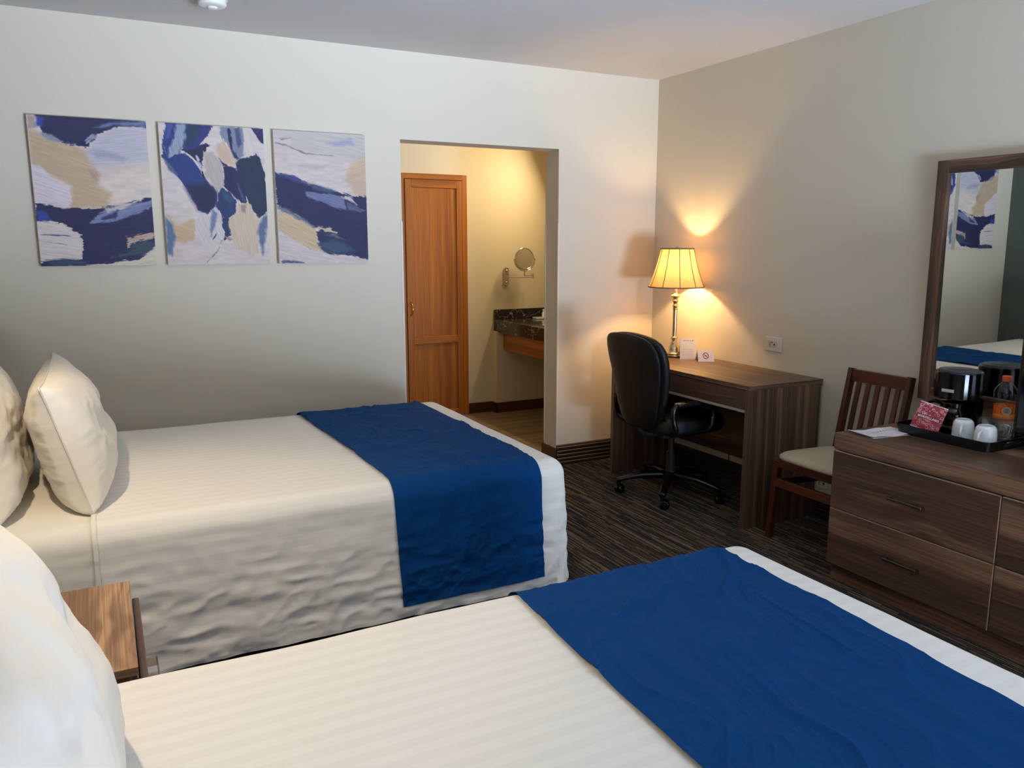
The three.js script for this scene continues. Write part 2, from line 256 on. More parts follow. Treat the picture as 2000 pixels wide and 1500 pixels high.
// ---------------------------------------------------------------- beds
// a cloth laid over a bed: u = x, v = across (from the bed's centre line)
function bedShape(zc, seed) {
  const top = 0.6, xf = -1.775, hw = 0.705, r = 0.062;
  const wr = (u, v, k) => { // soft creases, metres
    const a = fbm(u * 2.6 + 9, v * 2.6, seed, 3) - 0.5, side = ss(0.0, 0.12, k);
    const w = fbm(u * 3, k * 4, seed + 5, 2) * 0.5;
    const c = 1 - Math.abs(2 * vn(u * 5.5 + w * 2, k * 11 + w * 3 + v, seed + 9) - 1), c2 = 1 - Math.abs(2 * vn(u * 12 + w * 3, k * 23 + w * 2, seed + 19) - 1);
    const c3 = 1 - Math.abs(2 * vn(u * 26 + w * 5, k * 44 + w * 4 + v, seed + 29) - 1);
    return a * 0.008 + side * ((c - 0.5) * 0.007 + (c2 - 0.5) * 0.006 + (c3 - 0.5) * 0.0028) * (0.3 + 1.0 * ss(0.08, 0.42, k));
  };
  const at = (u, v, off) => {
    const av = Math.abs(v), sv = v < 0 ? -1 : 1, ou = Math.max(0, u - (xf - r)), ov = Math.max(0, av - (hw - r));
    const m = Math.max(ou, ov), th = ou <= 0 ? Math.PI / 2 : ov <= 0 ? 0 : ov >= ou ? Math.PI / 2 - (ou / ov) * Math.PI / 4 : (ov / ou) * Math.PI / 4;
    const o = off + (m > 0 ? wr(u, v, m) : wr(u, v, 0) * 0.6) + 0.006;
    const q = r * Math.PI / 2; let R, y;
    if (m < q) { const a = m / r; R = (r + o) * Math.sin(a); y = top - r + (r + o) * Math.cos(a); } else { const e = m - q; R = r + o + 0.055 * e; y = top - r - e; }
    return [Math.min(u, xf - r) + R * Math.cos(th), y, zc + sv * (Math.min(av, hw - r) + R * Math.sin(th))];
  };
  return { at, top, xf, hw, r, flat: hw - r, drop: (y) => r * Math.PI / 2 + (top - r - y), flatX: xf - r };
}
function makeBed(zc, seed, which, words, runX, skew, runIn, skewIn) {
  const b = bedShape(zc, seed), bed = thing('bed', `${words} bed, low with a navy skirt under white bedding`, 'bed', [0, 0, 0]);
  mesh('mattress', bxc([XL + 0.012, 0.3, zc - 0.685], [-1.82, 0.592, zc + 0.685], 0.05, 'x'), M.sheet, bed);
  mesh('box_base', bxc([XL + 0.012, 0.03, zc - 0.68], [-1.825, 0.298, zc + 0.68], 0.01, 'x'), M.skirt, bed);
  { // hanging skirt, near, foot and far side
    const path = [[XL + 0.012, zc + 0.695], [-1.83, zc + 0.695], [-1.81, zc + 0.68], [-1.81, zc - 0.68], [-1.83, zc - 0.695], [XL + 0.012, zc - 0.695]], pts = [];
    for (let i = 0; i < path.length - 1; i++) { const [a, c] = path[i], [e, f] = path[i + 1], L = Math.hypot(e - a, f - c), n = Math.max(2, Math.round(L / 0.025)), nx = (f - c) / L, nz = -(e - a) / L; for (let k = 0; k < n; k++) { const t = k / n, w = 0.005 * Math.sin((t * L) * 46); pts.push([mix(a, e, t) - nx * w, mix(c, f, t) - nz * w]); } }
    pts.push(path[path.length - 1]);
    const g = sheet(pts.length - 1, 1, (u, v) => { const p = pts[Math.round(u * (pts.length - 1))]; return [p[0], mix(0.008, 0.29, v), p[1]]; }, (u, v) => [u * 4, v]);
    mesh('bed_skirt', g, M.skirt, bed);
  }
  const uvm = (u0, u1, v0, v1) => (u, v) => [mix(u0, u1, u), mix(v0, v1, v)];
  const sheetOn = (name, u0, u1, v0, v1, off, n, m, mat) => mesh(name, sheet(n, m, (u, v) => b.at(mix(u0, u1, u), mix(v0, v1, v), off), uvm(u0, u1, v0, v1)), mat);
  const V = b.flat + b.drop(0.10);
  tag(sheetOn('flat_sheet', XL + 0.03, -3.2, -V - 0.0, V, 0.001, 34, 200, M.sheet), `plain white sheet at the pillow end of the ${which} bed`, 'sheet');
  const U = b.flatX + b.drop(0.10);
  const cov = sheetOn('bedspread', -3.49, U, -V, V, 0.007, 230, 300, M.coverlet);
  tag(cov, `white striped bedspread hanging over the ${which} bed`, 'bedspread');
  mesh('hem', sheet(190, 1, (u, v) => b.at(mix(-3.49, U, u), V - 0.012 * v, 0.0095), uvm(-3.49, U, 0, 0.012)), M.sheet, cov);
  mesh('turned_edge', sheet(1, 230, (u, v) => b.at(mix(-3.492, -3.478, u), mix(-V, V, v), 0.0105), uvm(0, 0.014, -V, V)), M.sheet, cov);
  const VR = b.flat + b.drop(0.145);
  const ridge = (u, v, s) => 1 - Math.abs(2 * vn(u, v, s) - 1), rw = (u, v) => { const k = fbm(u * 4, v * 3, seed + 70, 2), a = u * 0.86 + v * 0.34, c = v * 0.86 - u * 0.34; return 0.0065 * Math.pow(ridge(a * 8 + k * 3, c * 2.6 + k, seed + 71), 5) + 0.005 * Math.pow(ridge(a * 15 + k * 4, c * 5 + k * 2, seed + 75), 5) + 0.003 * Math.pow(ridge(a * 30 + k * 6, c * 11 + k * 3, seed + 79), 4) + 0.002 * fbm(u * 14, v * 14, seed + 77, 2); };
  tag(mesh('bed_runner', sheet(150, 420, (a, c) => { const v = mix(-VR, VR, c), u = mix(runIn + skewIn * v, runX + skew * v, a) + 0.004 * Math.sin(v * 5 + seed); return b.at(u, v, 0.012 + rw(u, v) * (1 - 0.6 * ss(b.flat, b.flat + 0.1, Math.abs(v)))); }, (a, c) => [mix(-2.5, runX, a), mix(-VR, VR, c)]), M.runner), `royal blue bed runner across the foot of the ${which} bed`, 'bed runner');
  return b;
}
makeBed(1.09, 7, 'far', 'far double', -1.898, 0, -2.535, 0.03);
makeBed(3.495, 57, 'near', 'near double', -1.925, -0.05, -2.588, -0.055);

// pillow: length along z, standing on its long edge, leaning back to the wall
function pillowGeo(L, Hh, Tk, seed) {
  const n = 64, m = 44, both = [];
  for (const s of [1, -1]) {
    const g = sheet(n, m, (a, b) => {
      const u = a * 2 - 1, v = b * 2 - 1;
      const f = Math.pow(Math.max(0, 1 - Math.pow(Math.abs(u), 2.6)), 0.4) * Math.pow(Math.max(0, 1 - Math.pow(Math.abs(v), v < 0 ? 4.5 : 2.2)), v < 0 ? 0.36 : 0.5);
      const pin = 0.055 * (1 - Math.pow(Math.abs(u), 3)) , pinU = 0.045 * (1 - Math.pow(Math.abs(v), 3));
      let z = u * (L / 2) * (1 - pinU * 1.0), y = v * (Hh / 2) * (1 - pin);
      const edge = Math.max(Math.abs(u), Math.abs(v));
      const puck = Math.sin((Math.abs(u) > Math.abs(v) ? v * 46 : u * 70) + 3 * vn(u * 6, v * 6, seed)) * 0.0016 * ss(0.8, 0.95, edge) * (1 - ss(0.985, 1, edge));
      const soft = (fbm(u * 2.2 + 3, v * 2 + 5, seed + (s > 0 ? 1 : 31), 3) - 0.5) * 0.05 * f;
      const cr = (1 - Math.abs(2 * vn(u * 5 + 2 * vn(u * 2, v * 2, seed + 4), v * 4, seed + 8) - 1) - 0.5) * 0.008 * f;
      return [s * (Tk * f + soft + cr + puck), y, z];
    }, (a, b) => [a * L, b * Hh]);
    if (s < 0) { const ix = g.index.array; for (let i = 0; i < ix.length; i += 3) { const t = ix[i]; ix[i] = ix[i + 1]; ix[i + 1] = t; } }
    g.computeVertexNormals(); both.push(g);
  }
  return { face: both[0], back: both[1] };
}
function pillow(cx, cy, cz, L, Hh, Tk, lean, seed, label, yaw = 0) {
  const g = thing('pillow', label, 'pillow', [cx, cy, cz]); g.rotation.set(0, yaw, lean, 'YXZ');
  const p = pillowGeo(L, Hh, Tk, seed), w = mergeVertices(merge([p.face, p.back]), 1e-5); w.computeVertexNormals();
  mesh('pillowcase', w, M.pillow, g);
  const c = []; const e = (u, v) => [0, v * (Hh / 2) * (1 - 0.055 * (1 - Math.pow(Math.abs(u), 3))), u * (L / 2) * (1 - 0.045 * (1 - Math.pow(Math.abs(v), 3)))];
  for (let i = 0; i < 40; i++) c.push(e(-1 + i / 20, -1)); for (let i = 0; i < 24; i++) c.push(e(1, -1 + i / 12)); for (let i = 0; i < 40; i++) c.push(e(1 - i / 20, 1)); for (let i = 0; i < 24; i++) c.push(e(-1, 1 - i / 12));
  mesh('seam', tube(c, 0.0035, 256, 5, true), M.pillow, g);
  return g;
}
pillow(-3.543, 0.826, 1.225, 0.92, 0.44, 0.118, rad(15), 5, 'front pillow of the pair standing on the far bed');
pillow(-3.778, 0.832, 1.245, 0.90, 0.43, 0.084, rad(10), 15, 'rear pillow against the wall on the far bed');
pillow(-3.582, 0.84, 3.33, 0.92, 0.45, 0.112, rad(21), 25, 'front pillow of the near bed, cropped at the lower left');
pillow(-3.785, 0.832, 3.31, 0.90, 0.43, 0.072, rad(12), 35, 'rear pillow against the wall on the near bed');

// ---------------------------------------------------------------- nightstand between the beds
{
  const t = thing('nightstand', 'walnut nightstand with one drawer between the beds', 'nightstand', [0, 0, 0]);
  const x0 = -3.885, x1 = -3.4, z0 = 2.008, z1 = 2.552;
  mesh('top', bxc([x0, 0.478, z0], [x1, 0.5, z1], 0.002, 'z'), M.walnutLight, t);
  mesh('body', bxc([x0, 0.05, z0 + 0.012], [x1 - 0.004, 0.478, z1 - 0.012], 0.002, 'y'), M.walnut, t);
  mesh('plinth', bxc([x0 + 0.02, 0, z0 + 0.03], [x1 - 0.03, 0.05, z1 - 0.03], 0.002, 'z'), M.walnut, t);
  const d = mesh('drawer', bxc([x1 + 0.002, 0.21, z0 + 0.045], [x1 + 0.02, 0.462, z1 + 0.012], 0.002, 'z'), M.walnut, t);
  mesh('handle', merge([bxc([x1 + 0.02, 0.36, 2.285], [x1 + 0.05, 0.385, 2.289], 0.001), bxc([x1 + 0.046, 0.36, 2.285], [x1 + 0.05, 0.385, 2.40], 0.001), bxc([x1 + 0.02, 0.36, 2.396], [x1 + 0.05, 0.385, 2.40], 0.001)]), M.chrome, d);
  mesh('lower_drawer', bxc([x1 + 0.002, 0.06, z0 + 0.045], [x1 + 0.02, 0.206, z1 + 0.012], 0.002, 'z'), M.walnut, t);
}
// ---- bedside wall lamp above the nightstand (left of the frame)
{
  const s = thing('wall_lamp', 'bedside wall lamp with pale shade above the nightstand', 'lamp', [XL, 2.0, 2.28]);
  mesh('back_plate', lathe([[0, 0], [0.055, 0], [0.055, 0.012], [0.045, 0.018], [0, 0.018]]), M.nickel, s, [0, -0.12, 0], [0, 0, -Math.PI / 2]);
  mesh('arm', tube([[0.015, -0.12, 0], [0.09, -0.13, 0], [0.14, -0.1, 0], [0.15, -0.04, 0]], 0.008), M.nickel, s);
  mesh('lamp_shade', lathe([[0.11, -0.09], [0.075, 0.09]]), phy({ color: '#e8dcc0', transmission: 0.5, roughness: 1, thickness: 0, side: THREE.DoubleSide }), s, [0.15, 0, 0]);
  mesh('bulb', new THREE.SphereGeometry(0.03, 16, 12), std({ color: '#fff2d8', emissive: WARM, emissiveIntensity: 6 }), s, [0.15, 0, 0]);
  const l = new THREE.PointLight(new THREE.Color(1.0, 0.80, 0.54), 4.4, 0, 2); l.position.set(0.15, 0, 0); l.castShadow = true; s.add(l); l.name = 'lamp_light';
}
// ---------------------------------------------------------------- desk
{
  const t = thing('desk', 'walnut laminate desk with a wide drawer against the right wall', 'desk', [0, 0, 0]);
  const x0 = -0.5253, z0 = 0.286, z1 = 1.5116, p = 0.028, h = 0.76;
  mesh('top', bxc([x0, h - 0.022, z0], [-0.004, h, z1], 0.0015, 'z'), M.walnutLine, t);
  mesh('end_panel', bxc([x0, 0, z1 - p], [-0.018, h - 0.0225, z1], 0.0015, 'y'), M.walnutLine, t);
  mesh('end_panel', bxc([x0, 0, z0], [-0.018, h - 0.0225, z0 + p], 0.0015, 'y'), M.walnutLine, t);
  mesh('modesty_panel', bxc([-0.06, 0.2, z0 + p], [-0.042, h - 0.024, z1 - p], 0.001, 'z'), M.walnut, t);
  const d = mesh('drawer', bxc([x0 + 0.006, 0.632, z0 + p + 0.004], [x0 + 0.024, h - 0.025, z1 - p - 0.004], 0.0015, 'z'), M.walnut, t);
  mesh('drawer_lip', bxc([x0 + 0.004, 0.618, z0 + p + 0.004], [x0 + 0.03, 0.6315, z1 - p - 0.004], 0.001, 'z'), std({ color: '#a89a8c', roughness: 0.5 }), d);
  mesh('drawer_box', bxc([x0 + 0.024, 0.64, z0 + p + 0.02], [-0.1, h - 0.04, z1 - p - 0.02], 0.001, 'z'), M.walnut, d);
  tag(mesh('power_cord', tube([[-0.022, 0.725, 0.66], [-0.022, 0.66, 0.74], [-0.024, 0.4, 0.835], [-0.024, 0.2, 0.845], [-0.024, 0.1, 0.85], [-0.03, 0.012, 0.9]], 0.003, 30, 6), M.blackMatte), 'thin black cord hanging behind the desk', 'cord');
}
// ---- table lamp
{
  const t = thing('table_lamp', 'lit table lamp with pleated cream shade and turned metal base on desk', 'lamp', [-0.178, 0.76, 0.47]);
  mesh('base', lathe([[0, 0], [0.055, 0], [0.055, 0.012], [0.052, 0.015], [0.052, 0.02], [0.055, 0.024], [0.05, 0.03], [0.042, 0.033], [0.0375, 0.05], [0.036, 0.062], [0.03, 0.076], [0.0245, 0.084], [0.0265, 0.088], [0.024, 0.092], [0.0185, 0.1], [0.017, 0.107], [0.0185, 0.115], [0.022, 0.122], [0.021, 0.127], [0.015, 0.131]]), M.pewter, t);
  mesh('column', lathe([[0.0145, 0.13], [0.0138, 0.3]]), M.pewter, t);
  mesh('turned_neck', lathe([[0.014, 0.3], [0.0165, 0.304], [0.0165, 0.309], [0.014, 0.313], [0.0185, 0.323], [0.0185, 0.328], [0.013, 0.337], [0.0135, 0.343], [0.0195, 0.354], [0.019, 0.36], [0.015, 0.367], [0.016, 0.374], [0.029, 0.384], [0.031, 0.389], [0.026, 0.395], [0.013, 0.4], [0.0095, 0.408], [0.0095, 0.47], [0, 0.47]]), M.pewter, t);
  const R0 = 0.172, R1 = 0.101, y0 = 0.445, y1 = 0.682, prof = (k) => mix(R0, R1, k) - 0.006 * Math.sin(Math.PI * k);
  const fab = tex(256, 128, (u, v) => { const n = 0.9 + 0.2 * vn(u * 256, v * 20, 5, 256, 20) * vn(u * 30, v * 128, 6, 30, 128); return [226 * n, 188 * n, 118 * n]; });
  const sh = mesh('lamp_shade', lathe(Array.from({ length: 9 }, (_, i) => [prof(i / 8), mix(y0, y1, i / 8)]), 64), phy({ map: fab, transmission: 0.14, roughness: 1, thickness: 0, side: THREE.DoubleSide }), t);
  const trim = std({ color: '#77623f', roughness: 0.8 });
  for (let i = 0; i < 10; i++) { const a = (i + 0.35) / 10 * Math.PI * 2; mesh('rib', tube(Array.from({ length: 6 }, (_, k) => [Math.cos(a) * (prof(k / 5) + 0.0012), mix(y0, y1, k / 5), Math.sin(a) * (prof(k / 5) + 0.0012)]), 0.0024, 12, 5), trim, sh); }
  mesh('shade_trim', new THREE.TorusGeometry(R0, 0.0038, 8, 64), trim, sh, [0, y0, 0], [Math.PI / 2, 0, 0]);
  mesh('shade_trim', new THREE.TorusGeometry(R1, 0.0038, 8, 64), trim, sh, [0, y1, 0], [Math.PI / 2, 0, 0]);
  mesh('spider', merge([0, 1, 2].map((k) => cylBetween([0, y1 - 0.012, 0], [Math.cos(k * 2.1) * R1, y1, Math.sin(k * 2.1) * R1], 0.0015, 0.0015, 6))), M.pewter, t);
  mesh('finial', lathe([[0.003, y1 - 0.02], [0.006, y1 - 0.01], [0.004, y1], [0.008, y1 + 0.008], [0, y1 + 0.016]], 16), M.pewter, t);
  mesh('bulb', new THREE.SphereGeometry(0.03, 20, 14), std({ color: '#fff2d8', emissive: WARM, emissiveIntensity: 8 }), t, [0, 0.575, 0]);
  const l = new THREE.PointLight(WARM, 1.25, 0, 2); l.position.set(0, 0.575, 0); l.castShadow = true; l.name = 'lamp_light'; t.add(l);
}
// ---- cards on the desk
function tent(name, w, h, draw, pos, yaw, label, cat) {
  const t = thing(name, label, cat, pos, yaw), dep = 0.045, sl = Math.hypot(h, dep), a = Math.atan2(dep, h);
  const tx = canvasTex(256, Math.round(256 * h / w), draw);
  mesh('front_leaf', bx(w, sl, 0.0012, 0), std({ color: '#dcd8d8', roughness: 0.7 }), t, [0, h / 2, dep / 2], [-a, 0, 0]);
  mesh('back_leaf', bx(w, sl, 0.0012, 0), M.paper, t, [0, h / 2, -dep / 2], [a, 0, 0]);
  mesh('print', new THREE.PlaneGeometry(w, sl), std({ map: tx, roughness: 0.6 }), t, [0, h / 2, dep / 2 + 0.0012], [-a, 0, 0]);
  return t;
}
tent('info_card', 0.098, 0.125, (c, w, h) => { c.fillStyle = '#ddd6d8'; c.fillRect(0, 0, w, h); c.fillStyle = '#565050'; c.fillRect(46, 28, 96, 8); c.fillRect(150, 32, 36, 6); c.beginPath(); c.arc(202, 30, 9, 0, 7); c.fill(); c.fillStyle = '#8f8888'; c.fillRect(44, 166, 150, 5); c.fillStyle = '#b5aeae'; for (let i = 0; i < 4; i++) c.fillRect(24, 196 + i * 20, 200 - (i % 2) * 30, 5); }, [-0.145, 0.76, 0.565], -0.62, 'white folded information card beside the lamp base', 'card');
tent('no_smoking_sign', 0.098, 0.067, (c, w, h) => { c.fillStyle = '#d6d2d6'; c.fillRect(0, 0, w, h); const x = w / 2, y = h / 2, r = 42; c.strokeStyle = '#8a2846'; c.lineWidth = 12; c.beginPath(); c.arc(x, y, r, 0, 7); c.stroke(); c.fillStyle = '#5a2030'; c.fillRect(x - 26, y - 2, 46, 9); c.beginPath(); c.moveTo(x - 30, y - 30); c.lineTo(x + 30, y + 30); c.lineWidth = 10; c.stroke(); c.lineWidth = 4; c.beginPath(); c.moveTo(x + 14, y - 6); c.quadraticCurveTo(x + 24, y - 18, x + 14, y - 26); c.stroke(); }, [-0.112, 0.76, 0.69], -0.5, 'small white no smoking sign standing on the desk', 'sign');
// ---- sockets
function socket(z0, z1, y0, y1, label) {
  const o = thing('wall_outlet', label, 'outlet', [0, (y0 + y1) / 2, (z0 + z1) / 2]);
  mesh('cover_plate', bx(0.009, y1 - y0, z1 - z0, 0.003), M.plastic, o, [-0.0045, 0, 0]);
  mesh('receptacle', bx(0.004, (y1 - y0) * 0.46, (z1 - z0) * 0.55, 0.001), std({ color: '#c4bcac', roughness: 0.4 }), o, [-0.0105, 0.002, -0.004]);
  for (const [z, w, h] of [[-0.018, 0.003, 0.03], [-0.004, 0.012, 0.005], [0.014, 0.01, 0.01]]) mesh('slot', bx(0.002, h, w, 0), M.slot, o, [-0.0122, z === -0.004 ? 0.01 : 0.0, z]);
}
socket(1.082, 1.204, 0.865, 0.947, 'white wall outlet above the desk end');
socket(1.52, 1.588, 0.164, 0.226, 'low wall outlet seen under the wooden chair');

// ---------------------------------------------------------------- office chair
{
  const cx = -0.47, cz = 0.838;
  const t = thing('office_chair', 'black leather swivel office chair pushed up to the desk', 'chair', [cx, 0, cz]);
  const a0 = Math.atan2(-0.151, -0.283);
  for (let i = 0; i < 5; i++) {
    const a = a0 + i * Math.PI * 2 / 5, c = Math.cos(a), s = Math.sin(a);
    const secs = []; for (let k = 0; k <= 10; k++) { const q = k / 10, R = mix(0.03, 0.315, q), y = 0.118 - 0.034 * q + 0.014 * Math.sin(q * Math.PI), w = mix(0.032, 0.021, q), hh = mix(0.026, 0.014, q); secs.push(Array.from({ length: 12 }, (_, m) => { const b = m / 12 * Math.PI * 2, o = Math.cos(b) * w, v = Math.sin(b) * hh; return [c * R - s * o, y + v, s * R + c * o]; })); }
    mesh('base_leg', loft(secs), M.black, t);
    const ca = new THREE.Group(); ca.name = 'caster'; ca.position.set(c * 0.305, 0, s * 0.305); ca.rotation.y = i * 1.3 + 0.4; t.add(ca);
    mesh('stem', new THREE.CylinderGeometry(0.012, 0.012, 0.03, 10), M.black, ca, [0, 0.064, 0]);
    for (const z of [-0.014, 0.014]) mesh('wheel', (() => { const g = lathe([[0, -0.009], [0.022, -0.009], [0.026, -0.005], [0.026, 0.005], [0.022, 0.009], [0, 0.009]], 20); g.rotateX(Math.PI / 2); return g; })(), M.black, ca, [0.012, 0.026, z]);
    mesh('hood', (() => { const g = new THREE.CylinderGeometry(0.03, 0.03, 0.024, 20, 1, false, 0, Math.PI); g.rotateX(Math.PI / 2); return g; })(), M.black, ca, [0.012, 0.028, 0]);
  }
  mesh('gas_lift', lathe([[0, 0.06], [0.032, 0.06], [0.036, 0.1], [0.034, 0.14], [0.026, 0.15], [0.026, 0.26], [0.016, 0.265], [0.016, 0.38], [0, 0.38]], 24), M.blackMatte, t);
  mesh('mechanism', bx(0.24, 0.05, 0.16, 0.01), M.blackMatte, t, [0, 0.385, 0]);
  { // seat
    const secs = []; for (let k = 0; k <= 12; k++) { const v = k / 12, y = mix(0.405, 0.51, v), e = Math.pow(1 - Math.pow(Math.abs(v * 2 - 1), 3), 0.4), sx = 0.19 + 0.05 * e, sz = 0.2 + 0.045 * e; secs.push(Array.from({ length: 40 }, (_, m) => { const b = m / 40 * Math.PI * 2, p = 0.5; return [sx * Math.sign(Math.cos(b)) * Math.pow(Math.abs(Math.cos(b)), p) + 0.01, y, sz * Math.sign(Math.sin(b)) * Math.pow(Math.abs(Math.sin(b)), p)]; })); }
    mesh('seat', loft(secs), M.leather, t);
  }
  // back: half width, centre x and half thickness by height
  const key = [[0.435, 0.10, -0.225], [0.47, 0.15, -0.235], [0.55, 0.185, -0.25], [0.64, 0.205, -0.262], [0.74, 0.228, -0.278], [0.83, 0.24, -0.298], [0.89, 0.236, -0.313], [0.935, 0.215, -0.325], [0.96, 0.18, -0.332], [0.975, 0.13, -0.336], [0.982, 0.05, -0.338]];
  const lerpKey = (y) => { for (let i = 0; i < key.length - 1; i++) if (y <= key[i + 1][0]) { const q = (y - key[i][0]) / (key[i + 1][0] - key[i][0]); return [mix(key[i][1], key[i + 1][1], q), mix(key[i][2], key[i + 1][2], q)]; } return key[key.length - 1].slice(1); };
  const backPart = (dx, th, grow, curve) => { const secs = [], n = 44; for (let k = 0; k <= n; k++) { const y = mix(0.436, 0.982, 1 - Math.pow(1 - k / n, 1.25)), [w0, x] = lerpKey(Math.min(y, 0.9819)), w = Math.max(0.01, w0 + grow), e = Math.sqrt(Math.max(0.02, 1 - Math.pow(Math.abs((y - 0.7) / 0.29), 6))), tk = Math.max(0.006, th * e); secs.push(Array.from({ length: 36 }, (_, m) => { const b = m / 36 * Math.PI * 2, z = w * Math.sign(Math.cos(b)) * Math.pow(Math.abs(Math.cos(b)), 0.6); return [x + dx + curve * z * z + tk * Math.sign(Math.sin(b)) * Math.pow(Math.abs(Math.sin(b)), 0.8), y, z]; })); } return loft(secs); };
  mesh('back_shell', backPart(-0.022, 0.022, 0, 0.55), M.leather, t);
  mesh('back_cushion', backPart(0.03, 0.042, 0.004, 0.55), M.leather, t);
  mesh('back_bracket', tube([[-0.02, 0.385, 0], [-0.16, 0.385, 0], [-0.235, 0.42, 0], [-0.262, 0.52, 0]], 0.02, 20, 8), M.blackMatte, t);
  for (const s of [-1, 1]) {
    const z = s * 0.272;
    const arm = mesh('armrest', (() => { const g = tube([[-0.16, 0.42, s * 0.2], [-0.19, 0.45, z], [-0.21, 0.53, z], [-0.205, 0.585, z], [-0.16, 0.6, z], [-0.02, 0.598, z], [0.06, 0.58, z], [0.075, 0.53, z], [0.05, 0.45, z], [0.03, 0.42, s * 0.2]], 0.016, 60, 10); return g; })(), M.black, t);
    mesh('arm_pad', bx(0.24, 0.022, 0.055, 0.011, 'x', 4), M.leather, arm, [-0.075, 0.603, z]);
  }
}
// ---------------------------------------------------------------- wooden chair
{
  const t = thing('dining_chair', 'red brown wooden chair with slatted back and beige seat between desk and dresser', 'chair', [0, 0, 0]);
  const zA = 1.735, zB = 2.068;   // stile centres
  const bx0 = (y) => y < 0.44 ? mix(-0.045, -0.135, y / 0.44) : mix(-0.135, -0.055, (y - 0.44) / 0.415);
  for (const z of [zA, zB]) {
    mesh('rear_leg', barBetween([bx0(0), 0, z], [bx0(0.44), 0.445, z], 0.036, 0.024, 0.004), M.cherry, t);
    mesh('back_stile', barBetween([bx0(0.44), 0.435, z], [bx0(0.855), 0.855, z], 0.04, 0.024, 0.004), M.cherry, t);
  }
  const rail = (y0, y1) => barBetween([bx0((y0 + y1) / 2), (y0 + y1) / 2, zA + 0.011], [bx0((y0 + y1) / 2), (y0 + y1) / 2, zB - 0.011], y1 - y0, 0.02, 0.004, [1, 0, 0]);
  mesh('top_rail', rail(0.79, 0.852), M.cherry, t); mesh('lower_rail', rail(0.5, 0.535), M.cherry, t);
  for (let i = 1; i <= 5; i++) { const z = mix(zA, zB, i / 6); mesh('slat', barBetween([bx0(0.53), 0.53, z], [bx0(0.795), 0.795, z], 0.012, 0.026, 0.003), M.cherry, t); }
  const fz = [1.69, 2.1];
  for (const [z, zb] of [[fz[0], fz[0] - 0.045], [fz[1], fz[1] + 0.004]]) mesh('front_leg', barBetween([-0.472, 0, zb], [-0.485, 0.42, z], 0.034, 0.03, 0.004), M.cherry, t);
  mesh('seat_frame', merge([bxc([-0.5, 0.385, fz[0] - 0.014], [-0.47, 0.43, fz[1] + 0.014], 0.003, 'z'), barBetween([-0.485, 0.4075, fz[0]], [-0.14, 0.4075, zA - 0.005], 0.045, 0.022, 0.003), barBetween([-0.485, 0.4075, fz[1]], [-0.14, 0.4075, zB + 0.005], 0.045, 0.022, 0.003), bxc([-0.15, 0.385, zA], [-0.125, 0.43, zB], 0.003, 'z')]), M.cherry, t);
  for (const [a, b] of [[fz[0] - 0.015, zA], [fz[1] + 0.006, zB]]) mesh('stretcher', barBetween([-0.478, 0.3, a], [-0.11, 0.3, b], 0.036, 0.018, 0.003), M.cherry, t);
  mesh('stretcher', bxc([-0.5, 0.285, fz[0] - 0.01], [-0.48, 0.325, fz[1] + 0.01], 0.003, 'z'), M.cherry, t);
  { // upholstered seat
    const out = []; const N = 64; for (let i = 0; i < N; i++) { const b = i / N * Math.PI * 2, c = Math.cos(b), s = Math.sin(b), p = 0.42; const x = -0.325 + 0.205 * Math.sign(c) * Math.pow(Math.abs(c), p), wz = mix(0.19, 0.226, (-0.12 - x) / 0.41); out.push([x, 1.903 + wz * Math.sign(s) * Math.pow(Math.abs(s), p)]); }
    const secs = []; for (const [y, k] of [[0.431, 0.93], [0.434, 0.985], [0.442, 1], [0.452, 0.985], [0.461, 0.93], [0.467, 0.82], [0.471, 0.6], [0.473, 0.3]]) secs.push(out.map(([x, z]) => [-0.325 + (x + 0.325) * k, y, 1.903 + (z - 1.903) * k]));
    mesh('seat', loft(secs.map((s) => s.slice().reverse())), M.beige, t);
  }
}
// ---------------------------------------------------------------- dresser
{
  const t = thing('dresser', 'long walnut dresser with four drawers below the framed mirror', 'dresser', [0, 0, 0]);
  const x0 = -0.6294, z0 = 2.1388, zm = 2.872, z1 = 3.606, h = 0.6697;
  mesh('top', bxc([x0, 0.598, z0], [-0.003, h, z1], 0.0015, 'z'), M.walnut, t);
  mesh('body', bxc([x0 + 0.022, 0.079, z0 + 0.001], [-0.02, 0.597, z1 - 0.001], 0.001, 'y'), M.walnut, t);
  mesh('plinth', bxc([x0 + 0.03, 0, z0 + 0.004], [-0.02, 0.079, z1 - 0.004], 0.001, 'z'), M.walnut, t);
  for (const [a, b] of [[z0 + 0.001, zm - 0.0025], [zm + 0.0025, z1 - 0.001]]) for (const [y0, y1] of [[0.338, 0.592], [0.081, 0.333]]) {
    const d = mesh('drawer', bxc([x0 - 0.001, y0, a], [x0 + 0.02, y1, b], 0.0018, 'z'), M.walnut, t);
    mesh('edge_band', merge([bxc([x0 - 0.0014, y1 - 0.0028, a + 0.001], [x0 + 0.018, y1 + 0.0008, b - 0.001], 0.0006, 'z'), bxc([x0 - 0.0014, y0 + 0.001, b - 0.0026], [x0 + 0.018, y1 - 0.003, b + 0.0006], 0.0006, 'y')]), M.edgeBand, d);
    const zc = a + 0.37, yc = y0 + 0.123;
    mesh('handle', merge([bxc([x0 - 0.028, yc - 0.006, zc - 0.076], [x0 - 0.02, yc + 0.006, zc + 0.076], 0.003), bxc([x0 - 0.024, yc - 0.006, zc - 0.076], [x0, yc + 0.006, zc - 0.064], 0.002), bxc([x0 - 0.024, yc - 0.006, zc + 0.064], [x0, yc + 0.006, zc + 0.076], 0.002)]), M.pull, d);
  }
}
